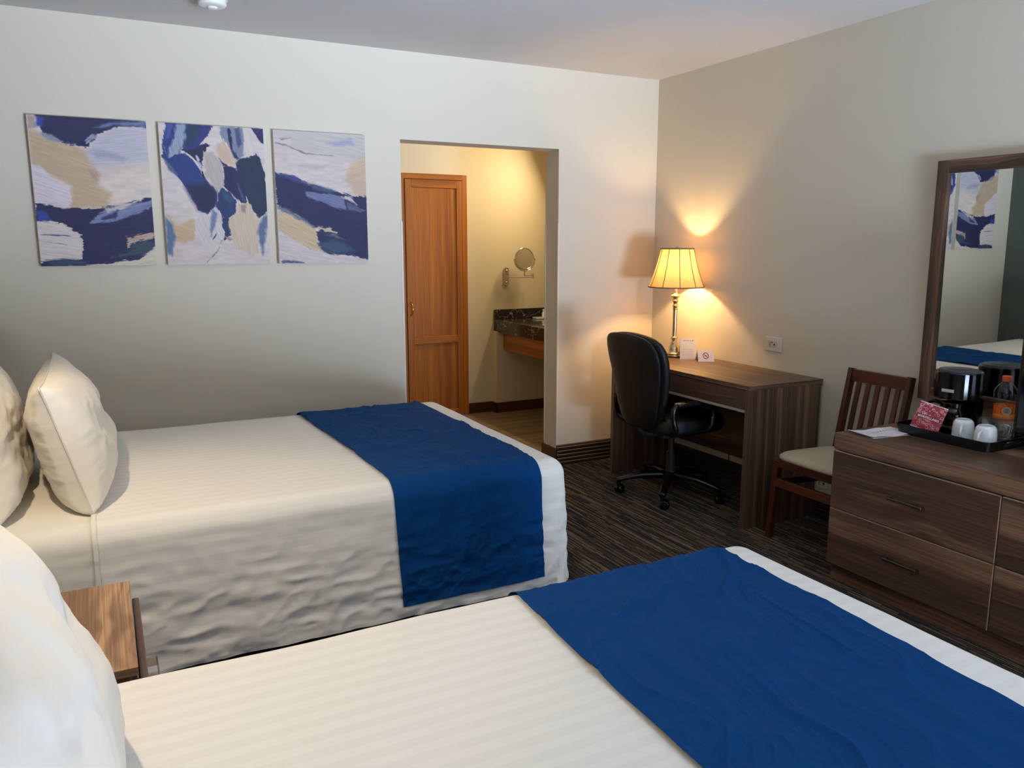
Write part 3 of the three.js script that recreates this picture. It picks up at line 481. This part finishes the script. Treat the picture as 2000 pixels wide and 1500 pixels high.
// ---- mirror on the wall
{
  const t = thing('wall_mirror', 'wall mirror in a flat walnut frame above the dresser', 'mirror', [-0.004, 0, 2.0907]);
  t.rotation.set(0, rad(0.4), rad(-0.5), 'YXZ'); t.rotation.set(0, 0, 0);
  const y0 = 0.7603, y1 = 1.836, w = 0.057, L = 0.98, d = 0.034;
  mesh('frame_stile', bxc([-d, y0, 0], [0, y1, w], 0.002, 'y'), M.walnut, t); mesh('frame_stile', bxc([-d, y0, L - w], [0, y1, L], 0.002, 'y'), M.walnut, t);
  mesh('frame_rail', bxc([-d, y1 - w, w], [0, y1, L - w], 0.002, 'z'), M.walnut, t); mesh('frame_rail', bxc([-d, y0, w], [0, y0 + w, L - w], 0.002, 'z'), M.walnut, t);
  const g = mesh('mirror_glass', new THREE.PlaneGeometry(L - 2 * w + 0.004, y1 - y0 - 2 * w + 0.004), M.mirror, t, [-0.022, (y0 + y1) / 2, L / 2]);
  g.rotation.set(0, -Math.PI / 2 + rad(MYAW), 0, 'YXZ'); g.rotateX(rad(MPIT));
}
// ---------------------------------------------------------------- on the dresser
const DT = 0.6697;
{ // tray with hand holes in both ends
  const t = thing('serving_tray', 'black plastic tray with hand holes holding the coffee things', 'tray', [-0.237, DT, 2.4575]);
  const W = 0.315, L = 0.405, ev = new Evaluator();
  const ring = rrect(W, L, 0.035); ring.holes.push(rrect(W - 0.012, L - 0.012, 0.029)); const rg = extr(ring, 0.042, 0, 10); rg.rotateX(-Math.PI / 2);
  let b = new Brush(rg); b.updateMatrixWorld();
  for (const s of [-1, 1]) { const hg = extr(rrect(0.11, 0.017, 0.008), 0.06, 0, 6); hg.translate(0, 0, -0.03); const hb = new Brush(hg); hb.position.set(0, 0.0245, s * L / 2); hb.updateMatrixWorld(); b = ev.evaluate(b, hb, SUBTRACTION); }
  const wg = b.geometry.clone(); // flare the wall outwards with height
  { const p = wg.attributes.position; for (let i = 0; i < p.count; i++) { const k = 1 + 0.045 * (p.getY(i) / 0.042); p.setX(i, p.getX(i) * k); p.setZ(i, p.getZ(i) * k); } }
  mesh('rim', wg, M.black, t);
  const fg = extr(rrect(W - 0.006, L - 0.006, 0.032), 0.005, 0, 10); fg.rotateX(-Math.PI / 2); mesh('tray_floor', fg, M.black, t);
}
const TY = DT + 0.0052;
{ // coffee maker, front towards the room and a little to the desk
  const t = thing('coffee_maker', 'small black drip coffee maker with glass carafe on the tray', 'coffee maker', [-0.178, TY, 2.372], 0);
  t.rotation.y = Math.PI - 0.12;
  const foot = (r, back) => { const s = new THREE.Shape(); s.absarc(0, 0, r, -Math.PI / 2, Math.PI / 2); s.lineTo(-back, r); s.quadraticCurveTo(-back - 0.02, r, -back - 0.02, r - 0.02); s.lineTo(-back - 0.02, -r + 0.02); s.quadraticCurveTo(-back - 0.02, -r, -back, -r); return s; };
  const up = (s, h, y, bev = 0.004) => { const g = extr(s, h - 2 * bev, bev, 20); g.rotateX(-Math.PI / 2); g.translate(0, y + bev, 0); return g; };
  mesh('base', up(foot(0.072, 0.045), 0.026, 0), M.gloss, t);
  mesh('hot_plate', new THREE.CylinderGeometry(0.056, 0.056, 0.004, 32), M.nickel, t, [0.004, 0.028, 0]);
  mesh('column', up((() => { const s = new THREE.Shape(); s.moveTo(-0.04, -0.074); s.lineTo(-0.04, 0.074); s.lineTo(-0.06, 0.08); s.quadraticCurveTo(-0.092, 0.05, -0.092, 0); s.quadraticCurveTo(-0.092, -0.05, -0.06, -0.08); return s; })(), 0.135, 0.02), M.gloss, t);
  mesh('brew_head', up((() => { const s = new THREE.Shape(); s.absellipse(-0.008, 0, 0.088, 0.088, 0, Math.PI * 2); return s; })(), 0.116, 0.148, 0.005), M.gloss, t);
  mesh('lid', lathe([[0, 0.2745], [0.045, 0.274], [0.05, 0.27], [0.056, 0.271], [0.078, 0.27], [0.083, 0.265], [0.083, 0.262], [0, 0.262]], 48), std({ color: '#2a2a2c', roughness: 0.35 }), t, [-0.008, 0, 0]);
  const lp = mesh('name_plate', bx(0.002, 0.013, 0.05, 0.001), std({ color: '#c4c8c4', metalness: 0.6, roughness: 0.35 }), t, [0.0812 * Math.cos(0.02) - 0.008, 0.187, 0.0]);
  lp.position.set(-0.008 + 0.0932 * Math.cos(-0.28), 0.187, 0.0932 * Math.sin(-0.28)); lp.rotation.y = 0.28;
  const c = mesh('carafe', lathe([[0, 0.032], [0.05, 0.032], [0.058, 0.04], [0.061, 0.06], [0.059, 0.085], [0.05, 0.105], [0.044, 0.115], [0.0455, 0.122]], 40), phy({ color: '#8a8a8a', transmission: 1, thickness: 0, roughness: 0.03, ior: 1.45 }), t, [0.012, 0, 0]);
  mesh('band', lathe([[0.0515, 0.105], [0.047, 0.116], [0.05, 0.128], [0.045, 0.134], [0, 0.136]], 40), M.gloss, c);
  mesh('carafe_handle', tube([[0.03, 0.122, 0.036], [0.046, 0.126, 0.064], [0.055, 0.11, 0.08], [0.054, 0.075, 0.079], [0.044, 0.06, 0.06], [0.034, 0.064, 0.042]], 0.0075, 30, 8), M.gloss, c);
}
{ // inverted mugs
  const make = () => { const g = new THREE.Group(); g.name = 'mug'; mesh('cup', lathe([[0.0365, 0.004], [0.0405, 0], [0.0415, 0.003], [0.0405, 0.05], [0.0375, 0.072], [0.031, 0.081], [0.026, 0.0835], [0.0255, 0.0815], [0, 0.0815], [0, 0.078], [0.03, 0.077], [0.035, 0.07], [0.038, 0.05], [0.0388, 0.006]], 40), M.porcelain, g); mesh('handle', tube([[0.0395, 0.014, 0], [0.058, 0.016, 0], [0.068, 0.034, 0], [0.062, 0.058, 0], [0.037, 0.066, 0]], 0.0055, 24, 8), M.porcelain, g); return g; };
  const a = make(); a.position.set(-0.272, TY, 2.478); a.rotation.y = rad(205); tag(a, 'upside down white mug nearer the coffee maker', 'mug', 'white mugs on the tray');
  const b = make(); b.position.set(-0.302, TY, 2.592); b.rotation.y = rad(190); tag(b, 'upside down white mug at the tray corner', 'mug', 'white mugs on the tray');
}
{ // clear tumblers
  const make = () => { const g = new THREE.Group(); g.name = 'drinking_glass'; mesh('tumbler', lathe([[0.037, 0], [0.031, 0.088], [0.029, 0.09], [0, 0.09], [0, 0.08], [0.028, 0.079], [0.0345, 0.001], [0.037, 0]], 32), M.glass, g); return g; };
  const a = make(); a.position.set(-0.158, TY, 2.493); tag(a, 'upside down clear glass behind the two mugs', 'glass', 'clear glasses on the tray');
  const b = make(); b.position.set(-0.2, TY, 2.61); tag(b, 'upside down clear glass in front of the bottle', 'glass', 'clear glasses on the tray');
}
{ // bottle
  const t = thing('drink_bottle', 'clear plastic drink bottle with orange cap and orange label', 'bottle', [-0.122, TY, 2.548]);
  mesh('bottle_body', lathe([[0, 0.004], [0.028, 0], [0.037, 0.006], [0.039, 0.02], [0.0385, 0.06], [0.0385, 0.145], [0.0415, 0.158], [0.043, 0.175], [0.044, 0.192], [0.041, 0.206], [0.03, 0.223], [0.0185, 0.236], [0.0165, 0.24], [0.0165, 0.246]], 40), M.glass, t);
  mesh('drink', lathe([[0, 0.006], [0.034, 0.008], [0.037, 0.02], [0.037, 0.06], [0, 0.06]], 32), phy({ color: '#f4efe4', transmission: 1, thickness: 0.05, roughness: 0, ior: 1.33 }), t);
  const lab = canvasTex(512, 128, (c, w, h) => { c.fillStyle = '#d9641f'; c.fillRect(0, 0, w, h); c.fillStyle = '#e0912f'; c.fillRect(0, 84, w, 24); c.fillStyle = '#c24a1c'; for (let i = 0; i < 12; i++) c.fillRect(i * 44 + 10, 20, 9, 60); for (const x of [110, 366]) { c.fillStyle = '#9a9490'; c.beginPath(); c.arc(x, 48, 34, 0, 7); c.fill(); c.strokeStyle = '#e8b08a'; c.lineWidth = 6; c.stroke(); c.fillStyle = '#5e5a58'; c.fillRect(x - 14, 30, 28, 7); c.fillRect(x - 14, 44, 28, 7); c.fillRect(x - 14, 58, 28, 7); } });
  mesh('label', new THREE.CylinderGeometry(0.0395, 0.0395, 0.055, 40, 1, true), std({ map: lab, roughness: 0.4, side: THREE.DoubleSide }), t, [0, 0.116, 0], [0, 1.0, 0]);
  mesh('cap', lathe([[0, 0.263], [0.0165, 0.263], [0.0185, 0.26], [0.0185, 0.242], [0.0172, 0.24], [0, 0.24]], 28), std({ color: '#d95f2a', roughness: 0.45 }), t);
}
{ // coffee sachet leaning on the carafe
  const tx = canvasTex(384, 400, (c, w, h) => {
    c.fillStyle = '#a32a3c'; c.fillRect(0, 0, w, h); const r = rng(77); c.lineWidth = 4;
    for (let i = 0; i < 90; i++) { const x = r() * w, y = r() * h, s = 10 + r() * 26, a = r() * 6.3; c.strokeStyle = r() < 0.7 ? '#ecc9cc' : '#6d1a28'; c.beginPath(); for (let k = 0; k < 26; k++) { const q = k / 25, R = s * (1 - q * 0.8), b = a + q * 7; c.lineTo(x + Math.cos(b) * R, y + Math.sin(b) * R); } c.stroke(); }
    c.fillStyle = '#7c2030'; c.fillRect(20, 188, w - 40, 58); c.fillStyle = '#fbeaea'; c.font = 'bold 44px sans-serif'; c.textAlign = 'center'; c.textBaseline = 'middle'; c.fillText('MONTELLANO', w / 2, 218, w - 56);
    c.fillStyle = '#e9c4c8'; c.fillRect(0, 0, w, 12); c.fillRect(0, h - 12, w, 12);
  });
  const t = thing('coffee_sachet', 'red patterned coffee sachet leaning against the carafe', 'sachet', [-0.33, TY + 0.074, 2.362]);
  const pg = (s) => sheet(16, 16, (u, v) => { const f = Math.pow(Math.max(0, 1 - Math.pow(u * 2 - 1, 4)), 0.6) * Math.pow(Math.max(0, 1 - Math.pow(v * 2 - 1, 4)), 0.6); return [(u - 0.5) * 0.112, (v - 0.5) * 0.116, s * (0.001 + 0.008 * f * (0.8 + 0.3 * vn(u * 5, v * 5, 3)))]; }, (u, v) => [u, v]);
  const fb = pg(1), bk = pg(-1);
  mesh('pouch_front', fb, std({ map: tx, roughness: 0.45, side: THREE.DoubleSide }), t); mesh('pouch_back', bk, std({ color: '#a03444', roughness: 0.45, side: THREE.DoubleSide }), t);
  t.rotation.set(rad(-22), rad(-68), rad(-13), 'YXZ');
}
{ // leaflet
  const tx = canvasTex(512, 300, (c, w, h) => { c.fillStyle = '#dcd6da'; c.fillRect(0, 0, w, h); c.fillStyle = '#5c565c'; const r = rng(4); let x = 130; for (let i = 0; i < 9; i++) { const k = 10 + r() * 14; c.fillRect(x, 96 + r() * 8, k * 0.5, 26); c.fillRect(x, 96, k, 5); x += k + 12; } c.fillStyle = '#b6aeb4'; for (let i = 0; i < 5; i++) c.fillRect(60, 150 + i * 22, 330 - (i % 2) * 60, 5); });
  const t = thing('leaflet', 'white printed leaflet lying on the dresser beside the tray', 'leaflet', [-0.465, DT, 2.235], rad(-8));
  const g = sheet(30, 10, (u, v) => [(u - 0.5) * 0.235, 0.0015 + 0.004 * ss(0.1, 0.0, u) + 0.003 * Math.sin(u * 9 + v * 2) * Math.sin(u * 3.1) + 0.003, (0.5 - v) * 0.135 + 0.012 * Math.sin(u * 3)], (u, v) => [u, v]);
  mesh('printed_sheet', g, std({ map: tx, roughness: 0.8, side: THREE.DoubleSide }), t);
  const g2 = sheet(12, 4, (u, v) => [(u - 0.5) * 0.22, 0.001, (0.5 - v) * 0.13 + 0.016], (u, v) => [u, v]); mesh('lower_sheet', g2, M.paper, t);
}
{ // television at the right edge of the picture
  const t = thing('television', 'black flat television standing on the dresser at the right edge', 'television', [-0.25, DT, 3.168]);
  mesh('bezel', bx(0.045, 0.58, 0.985, 0.01), M.black, t, [0, 0.36, 0]);
  mesh('screen', bx(0.004, 0.54, 0.955, 0.002), std({ color: '#050506', roughness: 0.08 }), t, [-0.0225, 0.365, 0]);
  mesh('rear_housing', bx(0.05, 0.36, 0.7, 0.02), M.blackMatte, t, [0.04, 0.32, 0]);
  for (const z of [-0.3, 0.3]) mesh('foot', merge([bx(0.18, 0.012, 0.03, 0.005).translate(0, 0.006, z), bx(0.03, 0.07, 0.025, 0.005).translate(0, 0.04, z)]), M.blackMatte, t);
}
// ---------------------------------------------------------------- canvas prints
const ART_A=[[216, 205, 198],
[[-4,122,113,184,269,236,446,288,541,477,530,621,645,701,587,837,282,843,316,648,87,494,2,457],[196,175,147],30,10,20],
[[463,297,565,170,684,73,998,65,1014,376,732,429,524,457,477,357],[192,191,206],45,10,-8],
[[480,317,611,290,823,353,773,386,568,364],[168,170,192],25,8,5],
[[485,479,556,518,531,601,488,561],[180,158,140],25,5,60],
[[0,-16,1014,-24,1007,75,904,40,712,81,606,123,557,161,464,287,411,264,269,236,115,164,84,18],[38,40,84],5,14,4],
[[535,86,716,25,1003,-2,998,73,903,50,723,50,609,87],[112,130,170],14,8,-5],
[[460,226,530,152,557,161,476,246],[150,158,185],10,14,-40],
[[2,6,75,19,75,117,1,116],[172,162,160],12,10,60],
[[84,13,140,25,120,105,81,97],[48,76,168],14,6,60],
[[106,160,177,166,269,231,198,229,112,199],[142,152,168],10,8,25],
[[6,457,72,454,128,532,210,610,308,638,296,720,305,781,263,848,175,824,7,807],[220,212,222],3,9,20],
[[-2,807,103,820,272,853,456,845,587,837,704,804,1013,729,1011,1103,995,1194,939,1280,807,1355,584,1374,337,1402,-5,1408,0,1346,343,1329,372,1193,343,1100,223,997,1,974],[38,40,84],4,12,-4],
[[445,985,567,859,702,820,997,751,1002,820,840,897,643,973,500,990],[124,136,174],9,10,-16],
[[577,848,704,804,860,770,799,813,602,889],[205,196,196],14,12,-15],
[[531,953,690,862,674,941],[52,54,98],10,8,-16],
[[5,878,89,886,114,957,10,969],[44,68,165],16,6,10],
[[6,974,197,987,238,1038,362,1100,321,1141,368,1193,347,1277,343,1329,59,1337,2,1372],[220,213,212],3,18,8],
[[8,1096,197,1098,341,1120,195,1117],[60,64,108],3,6,3],
[[12,1157,225,1191,224,1203],[140,130,138],3,5,5],
[[616,1321,814,1248,770,1194,994,1135,982,1238,879,1302],[58,82,100],18,20,-20],
[[755,1130,924,1087,1012,1098,995,1130,851,1151,755,1207],[190,170,160],9,18,-15],
[[1021,1238,940,1270,856,1344,593,1379,590,1416,1008,1422],[218,211,194],6,20,-12],
[[40,1347,187,1328,379,1345,412,1393,73,1389],[52,76,112],14,10,3]];
const ART_B=[[212, 202, 200],
[[67,-11,512,-5,467,77,384,172,321,245,233,269,207,241,143,333,76,346,32,201,42,132],[46,56,124],5,10,75],
[[272,-5,386,-2,348,134,265,218,239,190],[38,60,86],22,6,75],
[[155,-2,253,1,238,140,207,241,143,333,86,346,79,247,139,146],[152,168,190],16,10,80],
[[84,12,131,9,92,148,53,170],[70,88,160],14,8,80],
[[23,201,77,336,204,271,295,336,415,544,506,654,498,768,453,841,411,884,316,844,299,803,240,682,165,543,79,426,17,329],[40,62,128],4,8,55],
[[208,602,413,575,506,654,498,768,453,852,391,884,316,834,240,682],[40,38,76],40,4,55],
[[29,349,99,415,139,503,68,456],[90,100,130],14,8,55],
[[215,250,321,245,362,203,422,175,465,188,405,281,388,383,396,534,362,475,332,355,295,336],[38,40,78],3,12,50],
[[335,305,367,404,379,505,355,435],[190,190,200],3,16,60],
[[715,358,748,316,809,303,881,279,913,257,962,306,977,399,1000,450,1014,831,915,918,857,855,803,719,768,626,717,482],[34,50,78],4,8,75],
[[582,405,643,392,711,410,772,563,805,772,739,762,663,691,570,590,596,497],[40,38,86],5,6,60],
[[712,565,764,688,791,761,751,741],[84,88,140],12,6,70],
[[558,611,626,651,691,732,671,879,618,922,611,1028,621,1102,553,1145,539,1050,539,903,496,799,524,674],[40,58,106],5,8,75],
[[565,652,662,712,639,754,580,735],[44,84,120],24,4,60],
[[570,-4,798,-3,810,129,791,273,727,327,671,258,637,168,582,111],[126,138,160],9,14,80],
[[807,7,887,12,896,206,850,301,800,283,805,129],[214,206,202],12,8,80],
[[643,17,672,15,693,226,748,316,688,308,651,188],[40,44,84],5,10,75],
[[708,3,757,5,777,161,744,214],[70,82,128],12,8,80],
[[883,2,1005,-5,1001,164,943,101],[48,46,100],3,5,45],
[[539,164,618,159,671,268,715,348,693,390,623,383,549,305,525,225],[208,184,165],20,8,50],
[[406,261,493,267,566,355,589,446,570,580,526,653,488,624,454,543,406,534,407,382],[186,178,174],9,12,75],
[[544,305,576,354,623,393,583,395],[60,56,90],5,8,50],
[[15,880,111,1001,271,927,281,1052,265,1135,164,1187,79,1156],[204,180,146],20,10,20],
[[313,875,412,873,475,810,541,871,542,1007,568,1070,522,1155,389,1198,292,1177,271,1052,288,958],[212,207,210],4,10,70],
[[453,841,501,872,467,1008,424,1113,423,998],[118,128,168],16,8,80],
[[437,1145,477,1082,469,1113],[40,42,80],3,3,60],
[[710,753,728,784,801,761,858,834,914,939,894,1101,895,1263,829,1317,680,1219,634,1144,613,996,617,933,682,869],[212,195,176],5,16,85],
[[728,784,789,782,774,867,744,847],[160,140,140],14,6,80],
[[3,921,63,992,83,1105,39,1301,-3,1291],[92,118,158],20,8,80],
[[1013,852,935,939,887,1047,934,1306,964,1154],[92,112,152],20,8,85],
[[570,1113,634,1134,601,1171],[176,150,120],6,6,30],
[[530,1150,474,1261,359,1383,369,1383,486,1261],[150,140,142],3,4,60]];
const ART_C=[[206, 197, 194],
[[31,3,1015,-17,1006,284,661,248,337,212,132,69],[194,191,188],50,10,10],
[[556,106,833,47,887,108,665,131],[164,164,192],24,8,-5],
[[836,314,927,266,1008,209,999,685,858,662,828,550,740,511],[202,178,154],34,12,-20],
[[278,361,547,349,438,385],[186,170,164],40,6,0],
[[-9,441,74,443,199,469,345,547,625,616,824,664,1011,669,1012,1378,904,1356,757,1312,578,1323,470,1258,429,1183,406,1065,479,1011,392,1007,235,898,3,778],[38,40,84],7,14,22],
[[1,456,210,474,345,557,249,540],[58,72,130],18,8,20],
[[346,536,648,610,580,644,408,597],[60,84,118],18,8,18],
[[320,637,559,640,734,677,763,816,641,803,468,733,319,679],[112,122,162],9,10,18],
[[755,714,844,755,989,816,931,842,785,816],[86,92,130],12,8,25],
[[712,672,824,664,883,754,811,723],[205,196,194],10,10,40],
[[8,778,235,888,403,1012,327,1013,201,952,16,819],[104,118,132],18,12,28],
[[6,819,234,930,402,1028,412,1071,429,1183,492,1269,340,1243,161,1148,6,1055],[204,184,152],6,14,26],
[[430,1011,567,1015,643,1068,521,1058],[192,184,158],6,16,10],
[[520,1085,631,1084,740,1148,630,1116],[96,110,128],14,10,20],
[[429,1188,629,1144,839,1257,623,1301,514,1269],[56,82,110],30,12,16],
[[7,1050,161,1148,339,1253,556,1307,825,1323,1012,1378,1011,1417,-9,1414],[212,202,204],4,18,15],
[[14,1371,152,1366,269,1398,34,1398],[82,88,134],10,8,5],
[[5,122,129,143,337,220,661,237,508,239,325,234,128,161,15,139],[150,140,142],4,6,18],
[[12,81,89,86,174,66,236,78,173,78,89,102],[156,146,148],4,5,0]];
function artTex(A, seed) {
  const W = 400, Hh = 560, base = A[0], buf = new Float32Array(W * Hh * 3), relief = new Float32Array(W * Hh);
  for (let j = 0; j < Hh; j++) for (let i = 0; i < W; i++) { const k = (j * W + i), n = 0.93 + 0.14 * fbm(i / 40, j / 14, seed, 3); for (let c = 0; c < 3; c++) buf[k * 3 + c] = base[c] * n; relief[k] = fbm(i / 30, j / 8, seed + 3, 3); }
  A.slice(1).forEach(([P, col, soft, edge, ang], li) => {
    const px = [], py = []; for (let q = 0; q < P.length; q += 2) { px.push(P[q]); py.push(P[q + 1]); }
    const m = soft * 1.6 + edge * 1.6 + 10, x0 = Math.max(0, Math.floor((Math.min(...px) - m) / 2.5)), x1 = Math.min(W - 1, Math.ceil((Math.max(...px) + m) / 2.5)), y0 = Math.max(0, Math.floor((Math.min(...py) - m) / 2.5)), y1 = Math.min(Hh - 1, Math.ceil((Math.max(...py) + m) / 2.5));
    const ca = Math.cos(rad(ang)), sa = Math.sin(rad(ang)), s0 = seed + li * 13;
    for (let j = y0; j <= y1; j++) for (let i = x0; i <= x1; i++) {
      const X = i * 2.5, Y = j * 2.5, al = X * ca + Y * sa, ac = -X * sa + Y * ca;
      const jag = (vn(al / 70, ac / 6, s0) - 0.5) * edge * 1.7 + (fbm(X / 40, Y / 40, s0 + 2, 3) - 0.5) * edge * 3;
      let d = 1e9, inside = false;
      for (let a = 0, b = px.length - 1; a < px.length; b = a++) {
        const ex = px[b] - px[a], ey = py[b] - py[a], wx = X - px[a], wy = Y - py[a], t = Math.max(0, Math.min(1, (wx * ex + wy * ey) / (ex * ex + ey * ey + 1e-6))), dx = wx - ex * t, dy = wy - ey * t; d = Math.min(d, dx * dx + dy * dy);
        if ((py[a] > Y) !== (py[b] > Y) && X < (px[b] - px[a]) * (Y - py[a]) / (py[b] - py[a]) + px[a]) inside = !inside;
      }
      const sd = (inside ? -1 : 1) * Math.sqrt(d) + jag;
      let al2 = ss(soft + 2, -soft - 2, sd); if (al2 <= 0.004) continue;
      const st = fbm(al / 120, ac / 5, s0 + 7, 3), dry = soft > 7 ? 0.75 + 0.5 * st : 1; al2 = Math.min(1, al2 * dry);
      const k = j * W + i, tone = 0.88 + 0.2 * st;
      for (let c = 0; c < 3; c++) buf[k * 3 + c] = mix(buf[k * 3 + c], col[c] * tone, al2);
      relief[k] = mix(relief[k], st * 0.8 + 0.3 * ss(-12, 0, sd), al2);
    }
  });
  const at = (u, v) => (Math.min(Hh - 1, Math.floor((1 - v) * Hh)) * W + Math.min(W - 1, Math.floor(u * W)));
  return [tex(W, Hh, (u, v) => { const k = at(u, v) * 3; return [buf[k] * 0.975, buf[k + 1] * 0.945, buf[k + 2] * 0.915]; }), tex(W, Hh, (u, v) => relief[at(u, v)], false)];
}
[[ART_A, 3, -3.6478, -3.1407, 'canvas print of tan and navy brush strokes, nearest the pillows'], [ART_B, 301, -3.0872, -2.5818, 'middle canvas print with blue strokes running downwards'], [ART_C, 601, -2.5318, -2.0349, 'canvas print with one slanting navy stroke, nearest the doorway']].forEach(([A, seed, x0, x1, label]) => {
  const y0 = 1.3677, y1 = 2.0663, t = thing('canvas_print', label, 'picture', [(x0 + x1) / 2, y0, 0], 0, 'three abstract canvas prints');
  const [c, b] = artTex(A, seed), w = x1 - x0, h = y1 - y0;
  mesh('stretched_canvas', bx(w, h, 0.033, 0.002), std({ color: '#d8d0c6', roughness: 0.85 }), t, [0, h / 2, 0.0175]);
  mesh('print', new THREE.PlaneGeometry(w - 0.001, h - 0.001), std({ map: c, roughness: 0.7, bumpMap: b, bumpScale: 0.0015 }), t, [0, h / 2, 0.0347]);
});
// ---- smoke detector
{
  const t = thing('smoke_detector', 'round white smoke detector on the ceiling', 'smoke detector', [-2.868, H, 0.55]);
  mesh('mounting_ring', lathe([[0, 0], [0.066, 0], [0.066, -0.01], [0.06, -0.012], [0, -0.012]]), M.white, t);
  mesh('housing', lathe([[0.06, -0.011], [0.0605, -0.028], [0.055, -0.036], [0.04, -0.04], [0, -0.041]]), M.white, t);
  mesh('sensor_cap', lathe([[0.022, -0.04], [0.021, -0.046], [0.016, -0.048], [0, -0.0485]]), M.white, t);
}
// ---------------------------------------------------------------- vanity alcove
{
  const t = thing('vanity', 'dark granite vanity top with brown wood apron in the alcove', 'vanity', [0, 0, 0]);
  const x0 = -0.35, zf = -0.2;
  mesh('countertop', bxc([x0, 0.79, AZ + 0.002], [AXR - 0.003, 0.82, zf], 0.003, 'z'), M.granite, t);
  mesh('front_edge', bxc([x0 - 0.002, 0.715, AZ + 0.001], [x0 + 0.025, 0.822, zf], 0.005, 'z'), M.granite, t);
  mesh('side_splash', bxc([x0, 0.8205, AZ], [AXR - 0.003, 0.905, AZ + 0.02], 0.003, 'x'), M.granite, t);
  mesh('back_splash', bxc([AXR - 0.023, 0.8205, AZ + 0.02], [AXR - 0.003, 0.905, zf], 0.003, 'z'), M.granite, t);
  mesh('wood_apron', bxc([x0 + 0.05, 0.56, AZ + 0.001], [x0 + 0.07, 0.789, zf], 0.003, 'z'), M.oak, t);
  const sg = lathe([[1, 0.008], [1.0, 0.0], [0.9, -0.06], [0.5, -0.1], [0, -0.105]], 40); sg.scale(0.17, 1, 0.22); 
  mesh('sink', lathe([[0.2, 0.001], [0.21, 0.006], [0.185, 0.008], [0.18, 0.002]], 48).scale(0.9, 1, 1.15), M.porcelain, t, [-0.08, 0.82, -1.0]);
}
{
  const t = thing('shaving_mirror', 'round chrome shaving mirror on a folding wall arm', 'mirror', [-0.232, 1.19, AZ]);
  const pg = extr(rrect(0.042, 0.16, 0.0205), 0.012, 0.003, 10); mesh('wall_plate', pg, M.chrome, t, [0, 0, 0.002]);
  for (const y of [-0.05, 0.05]) mesh('screw_cap', new THREE.SphereGeometry(0.011, 12, 8), M.chrome, t, [0, y, 0.018]);
  mesh('arm', merge([cylBetween([0.01, -0.005, 0.02], [0.2, -0.005, 0.13], 0.0045), cylBetween([0.2, 0.012, 0.13], [0.085, 0.012, 0.19], 0.0045)]), M.chrome, t);
  mesh('hinge', new THREE.CylinderGeometry(0.008, 0.008, 0.045, 12), M.chrome, t, [0.2, 0.003, 0.13]);
  mesh('post', new THREE.CylinderGeometry(0.007, 0.007, 0.05, 12), M.chrome, t, [0.085, 0.03, 0.19]);
  const h = new THREE.Group(); h.name = 'mirror_head'; h.position.set(0.085, 0.155, 0.19); h.rotation.y = rad(2); h.rotation.x = rad(-6); t.add(h);
  mesh('rim', new THREE.TorusGeometry(0.09, 0.007, 12, 56), M.chrome, h);
  mesh('mirror_glass', lathe([[0, 0.004], [0.086, 0.004], [0.086, -0.004], [0, -0.004]], 48).rotateX(Math.PI / 2), M.mirror, h);
  mesh('yoke', tube(Array.from({ length: 13 }, (_, i) => { const a = Math.PI + i / 12 * Math.PI; return [Math.cos(a) * 0.103, Math.sin(a) * 0.103, 0]; }), 0.004, 30, 6), M.chrome, h);
  for (const s of [-1, 1]) mesh('pivot', new THREE.SphereGeometry(0.008, 10, 8), M.chrome, h, [s * 0.1, 0, 0]);
}
{
  const t = thing('lotion_bottle', 'tiny white lotion bottle on the vanity top', 'bottle', [0.075, 0.835, -1.66]);
  mesh('bottle_body', lathe([[0, 0], [0.017, 0], [0.018, 0.004], [0.018, 0.036], [0.012, 0.042], [0.009, 0.043]], 20), M.porcelain, t);
  mesh('cap', lathe([[0.0115, 0.043], [0.0115, 0.066], [0.009, 0.068], [0, 0.068]], 20), M.white, t);
  tag(mesh('amenity_dish', (() => { const g = extr(rrect(0.15, 0.09, 0.02), 0.008, 0.003, 6); g.rotateX(-Math.PI / 2); g.translate(0.055, 0.8205 + 0.003, -1.66); return g; })(), M.porcelain), 'small white dish under the lotion bottle on the vanity', 'dish');
}
{ // light over the vanity, right of the doorway
  const t = thing('vanity_light', 'glowing bar light on the alcove wall above the vanity', 'lamp', [AXR, 2.16, -1.15]);
  mesh('back_plate', bx(0.03, 0.09, 0.62, 0.006), M.nickel, t, [-0.015, 0, 0]);
  mesh('diffuser', bx(0.06, 0.075, 0.58, 0.02), std({ color: '#fff4e0', emissive: WARM, emissiveIntensity: 3 }), t, [-0.062, 0, 0]);
  const l = new THREE.RectAreaLight(new THREE.Color(1.0, 0.76, 0.46), 110, 0.58, 0.075); l.name = 'lamp_light'; l.position.set(-0.115, -0.02, 0); t.add(l); l.rotation.set(0, Math.PI / 2, 0); l.rotateX(rad(-25));
}
renderer.render(scene, camera);
